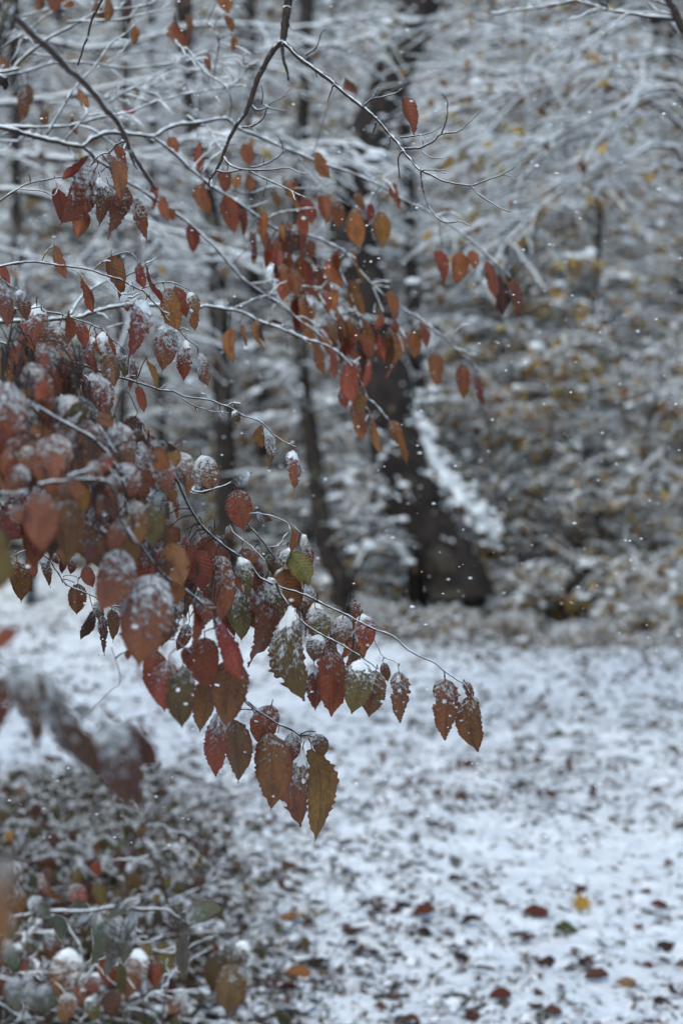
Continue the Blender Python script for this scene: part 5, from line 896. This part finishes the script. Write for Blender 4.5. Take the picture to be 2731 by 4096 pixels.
def maple_mesh():
    lob = [(0, -.5), (.06, -.16), (.30, -.30), (.26, -.12), (.50, .02), (.30, .08), (.40, .30), (.18, .22), (.0, .56), (-.18, .22), (-.40, .30), (-.30, .08), (-.50, .02), (-.26, -.12), (-.30, -.30), (-.06, -.16)]
    V = [(0, 0, .05)] + [(x * .5, y * .5, .03 + .12 * abs(x)) for x, y in lob] + [(x, y, .02 + .25 * abs(x) + .10 * (y > .2)) for x, y in lob]; n = len(lob); F = []
    for i in range(n): F.append((1 + i, 1 + n + i, 1 + n + (i + 1) % n, 1 + (i + 1) % n))
    for i in range(0, n, 2): F.append((0, 1 + i, 1 + (i + 1) % n, 1 + (i + 2) % n))
    return new_mesh('fallen_leaf', V, F, M_FALLEN)
def lay(me, x, y, size, yaw, pitch, roll, color, snow, lift=.008, name='fallen_leaf'):
    o = bpy.data.objects.new(name, me); col.objects.link(o); o.location = (x, y, gz(x, y) + lift); o.rotation_euler = (pitch, roll, yaw); o.scale = (size,) * 3
    o.color = (*color, snow); return o
FC = {'dark': (.030, .016, .011), 'brown': (.070, .030, .016), 'red': (.085, .022, .013), 'orange': (.21, .085, .03), 'green': (.055, .058, .018), 'tan': (.26, .15, .085)}
SPEC = [('L', 930, 870, 'maple', .085, .15, 'bright yellow-orange lobed leaf lying on the snow, the only yellow one'), ('L', 640, 900, 'red', .115, .0, 'large curled red-brown fallen leaf left of the yellow lobed leaf'), ('L', 830, 1005, 'green', .11, .0, 'dark green fallen leaf just in front of the yellow lobed leaf'),
 ('L', 1410, 852, 'red', .075, .0, 'small red-brown fallen leaf alone on the snow right of the yellow lobed leaf'), ('L', 590, 1090, 'red', .08, .0, 'dark red fallen leaf in front of the large curled red-brown one'), ('L', 230, 955, 'dark', .085, .0, 'dark curled fallen leaf behind a row of small dark ones on the open snow'), ('L', 280, 1265, 'dark', .08, .0, 'nearly black arched fallen leaf on clean snow'),
 ('L', 420, 1455, 'red', .085, .05, 'slanting bright red-brown fallen leaf in the snow at the bottom edge'), ('L', 745, 1520, 'brown', .07, .1, 'upright brown fallen leaf tip at the bottom edge'), ('L', 1205, 1355, 'tan', .075, .2, 'pale tan fallen leaf standing up beside dark litter at the lower right'), ('L', 1020, 1310, 'brown', .09, .0, 'broad dark brown fallen leaf beside the pale tan one'),
 ('K', 710, 1230, 'dark', .13, .0, 'wide dark fallen leaf above an orange-brown curled one'), ('K', 610, 1275, 'orange', .10, .1, 'orange-brown curled fallen leaf below a wide dark one'), ('K', 1045, 1185, 'brown', .11, .25, 'frosted brown fallen leaf in the middle of the lower snow'), ('K', 1035, 1035, 'red', .06, .0, 'small red fallen leaf standing in the snow'), ('K', 530, 1380, 'red', .09, .0, 'dark red fallen leaf beside the frosted olive bramble leaves'),
 ('K', 1400, 900, 'red', .10, .0, 'long flat red-brown fallen leaf in the middle of the clearing'), ('K', 1110, 892, 'orange', .10, .05, 'thin orange-brown fallen leaf end to end with a long red-brown one'), ('K', 580, 935, 'orange', .11, .1, 'long rust fallen leaf lying by the pale grass-like weed'), ('K', 1100, 530, 'green', .075, .1, 'small mossy green leaf on the snow beyond the weeds'), ('K', 500, 1535, 'dark', .10, .0, 'black-brown fallen leaf at the bottom edge below the brambles'), ('I', 780, 1490, 'green', .09, .1, 'yellow-green sliver of leaf on the bright snow right of the hanging leaves')]
frng = np.random.default_rng(61)
for reg, x, y, c, size, snow, lb in SPEC:
    g = ground_at(src(reg, x, y)); g = ground_at(src(reg, x, y)) * (1 - gz(g[0], g[1]) / CAM[2]) + CAM * (gz(g[0], g[1]) / CAM[2])
    if c == 'maple': o = lay(maple_mesh(), g[0], g[1], size, .3, .75, -.1, (.30, .17, .03), snow - .15, .015)
    else: o = lay(FLAT[int(frng.integers(0, 14))], g[0], g[1], size * .9, frng.uniform(1.1, 2.0), frng.uniform(-.2, .2), frng.choice([-1, 1]) * frng.uniform(.2, .55) if c != 'tan' else 1.2, FC[c], snow - .3, .02)
    tag(o, lb, 'leaf', 'fallen leaves on the snow')
FLB = {'dark': 'small blackish fallen leaf half buried in the thin snow', 'brown': 'small dull brown fallen leaf half buried in the thin snow', 'red': 'small red-brown fallen leaf half buried in the thin snow', 'green': 'small olive fallen leaf half buried in the thin snow'}
def scatter(n, seed, y0, y1):
    r = np.random.default_rng(seed); y = y0 + (y1 - y0) * r.random(n); x = (r.random(n) * 2 - 1) * (.25 + .25 * y)
    k = r.random(n) < (.5 + .7 * gnoise(x, y, 1.1, 9)).clip(.12, 1); return x[k], y[k], r
x, y, r = scatter(1200, 63, 3.5, 6.0)
m_ = x > -.6 - .1 * (y - 4); x = x[m_]; y = y[m_]; od = np.argsort(y)[:270]
for q in od:
    c = r.choice(['dark', 'brown', 'red', 'green'], p=[.42, .30, .2, .08])
    o = lay(FLAT[int(r.integers(0, 14))], x[q], y[q], r.uniform(.045, .092), r.random() * 6.28, r.uniform(-.3, .3), r.uniform(-.55, .55), FC[c], r.uniform(-.25, .6), r.uniform(-.008, .010))
    tag(o, FLB[c], 'leaf', 'small fallen leaves half buried in snow: ' + c)
lt = Acc()
def flat_quads(acc, x, y, size, r):
    n = len(x); p = np.stack([x, y, terrain(x, y) + lumps(x, y) + r.uniform(-.004, .010, n)], -1)
    a = r.random(n) * 6.28; d = np.stack([np.cos(a), np.sin(a), .3 * r.standard_normal(n)], -1); s = np.stack([-np.sin(a), np.cos(a), .35 * r.standard_normal(n)], -1)
    L = size[:, None]; w = L * .3; up = np.array([0, 0, 1.0]) * L * r.uniform(-.05, .22, n)[:, None]
    Vv = np.stack([p - d * L * .5, p + s * w + up, p + d * L * .5, p, p - s * w + up * .7], 1)
    acc.add(Vv, (np.array([[0, 1, 2, 3], [0, 3, 2, 4]])[None] + (np.arange(n) * 5)[:, None, None]).reshape(-1, 4))
xa, ya, ra = scatter(9000, 71, 3.4, 14); flat_quads(lt, xa, ya, .03 + .05 * ra.random(len(xa)), ra)
xa, ya, ra = scatter(9000, 72, 3.4, 7.5); flat_quads(lt, xa, ya, .02 + .04 * ra.random(len(xa)) ** 2, ra)
n = 1500; ya = 3.2 + 2.8 * ra.random(n); xa = -1.7 + 1.6 * ra.random(n) ** .9; flat_quads(lt, xa, ya, .04 + .06 * ra.random(n), ra)
n = 900; ya = 6 + 8 * ra.random(n); xa = (ra.random(n) * 2 - 1) * (.3 + .27 * ya); p = np.stack([xa, ya, terrain(xa, ya) + .03], -1); p = np.repeat(p, 3, 0) + ra.normal(0, .03, (n * 3, 3)) * np.array([1, 1, .4]); leaf_quads(lt, p, .03 + .05 * ra.random(n * 3), ra, .2)
o = part('leaf_litter', lt.mesh('leaf_litter', M_LITTER)); tag(o, kind='stuff')

# ------------------------------------------------------------------ falling snow
fl = Acc(); r = np.random.default_rng(90); n = 3000; dd = 1.5 + 2.2 * r.random(n); sx = r.uniform(-300, 3000, n); sy = r.uniform(-300, 3400, n)
p = np.array([P((a, b), c) for a, b, c in zip(sx, sy, dd)]); k = p[:, 2] > .3; p = p[k]; dd = dd[k]
nb = 160; pb = np.array([P((a, b), c) for a, b, c in zip(r.uniform(0, 2731, nb), r.uniform(0, 3300, nb), r.uniform(3.5, 7, nb))]); clumps(fl, pb, .002 + .003 * r.random(nb), r)
clumps(fl, p, .0004 + .0018 * r.random(len(p)) ** 2.2, r)
o = part('falling_snow', fl.mesh('falling_snow', M_SNOW)); tag(o, kind='stuff')
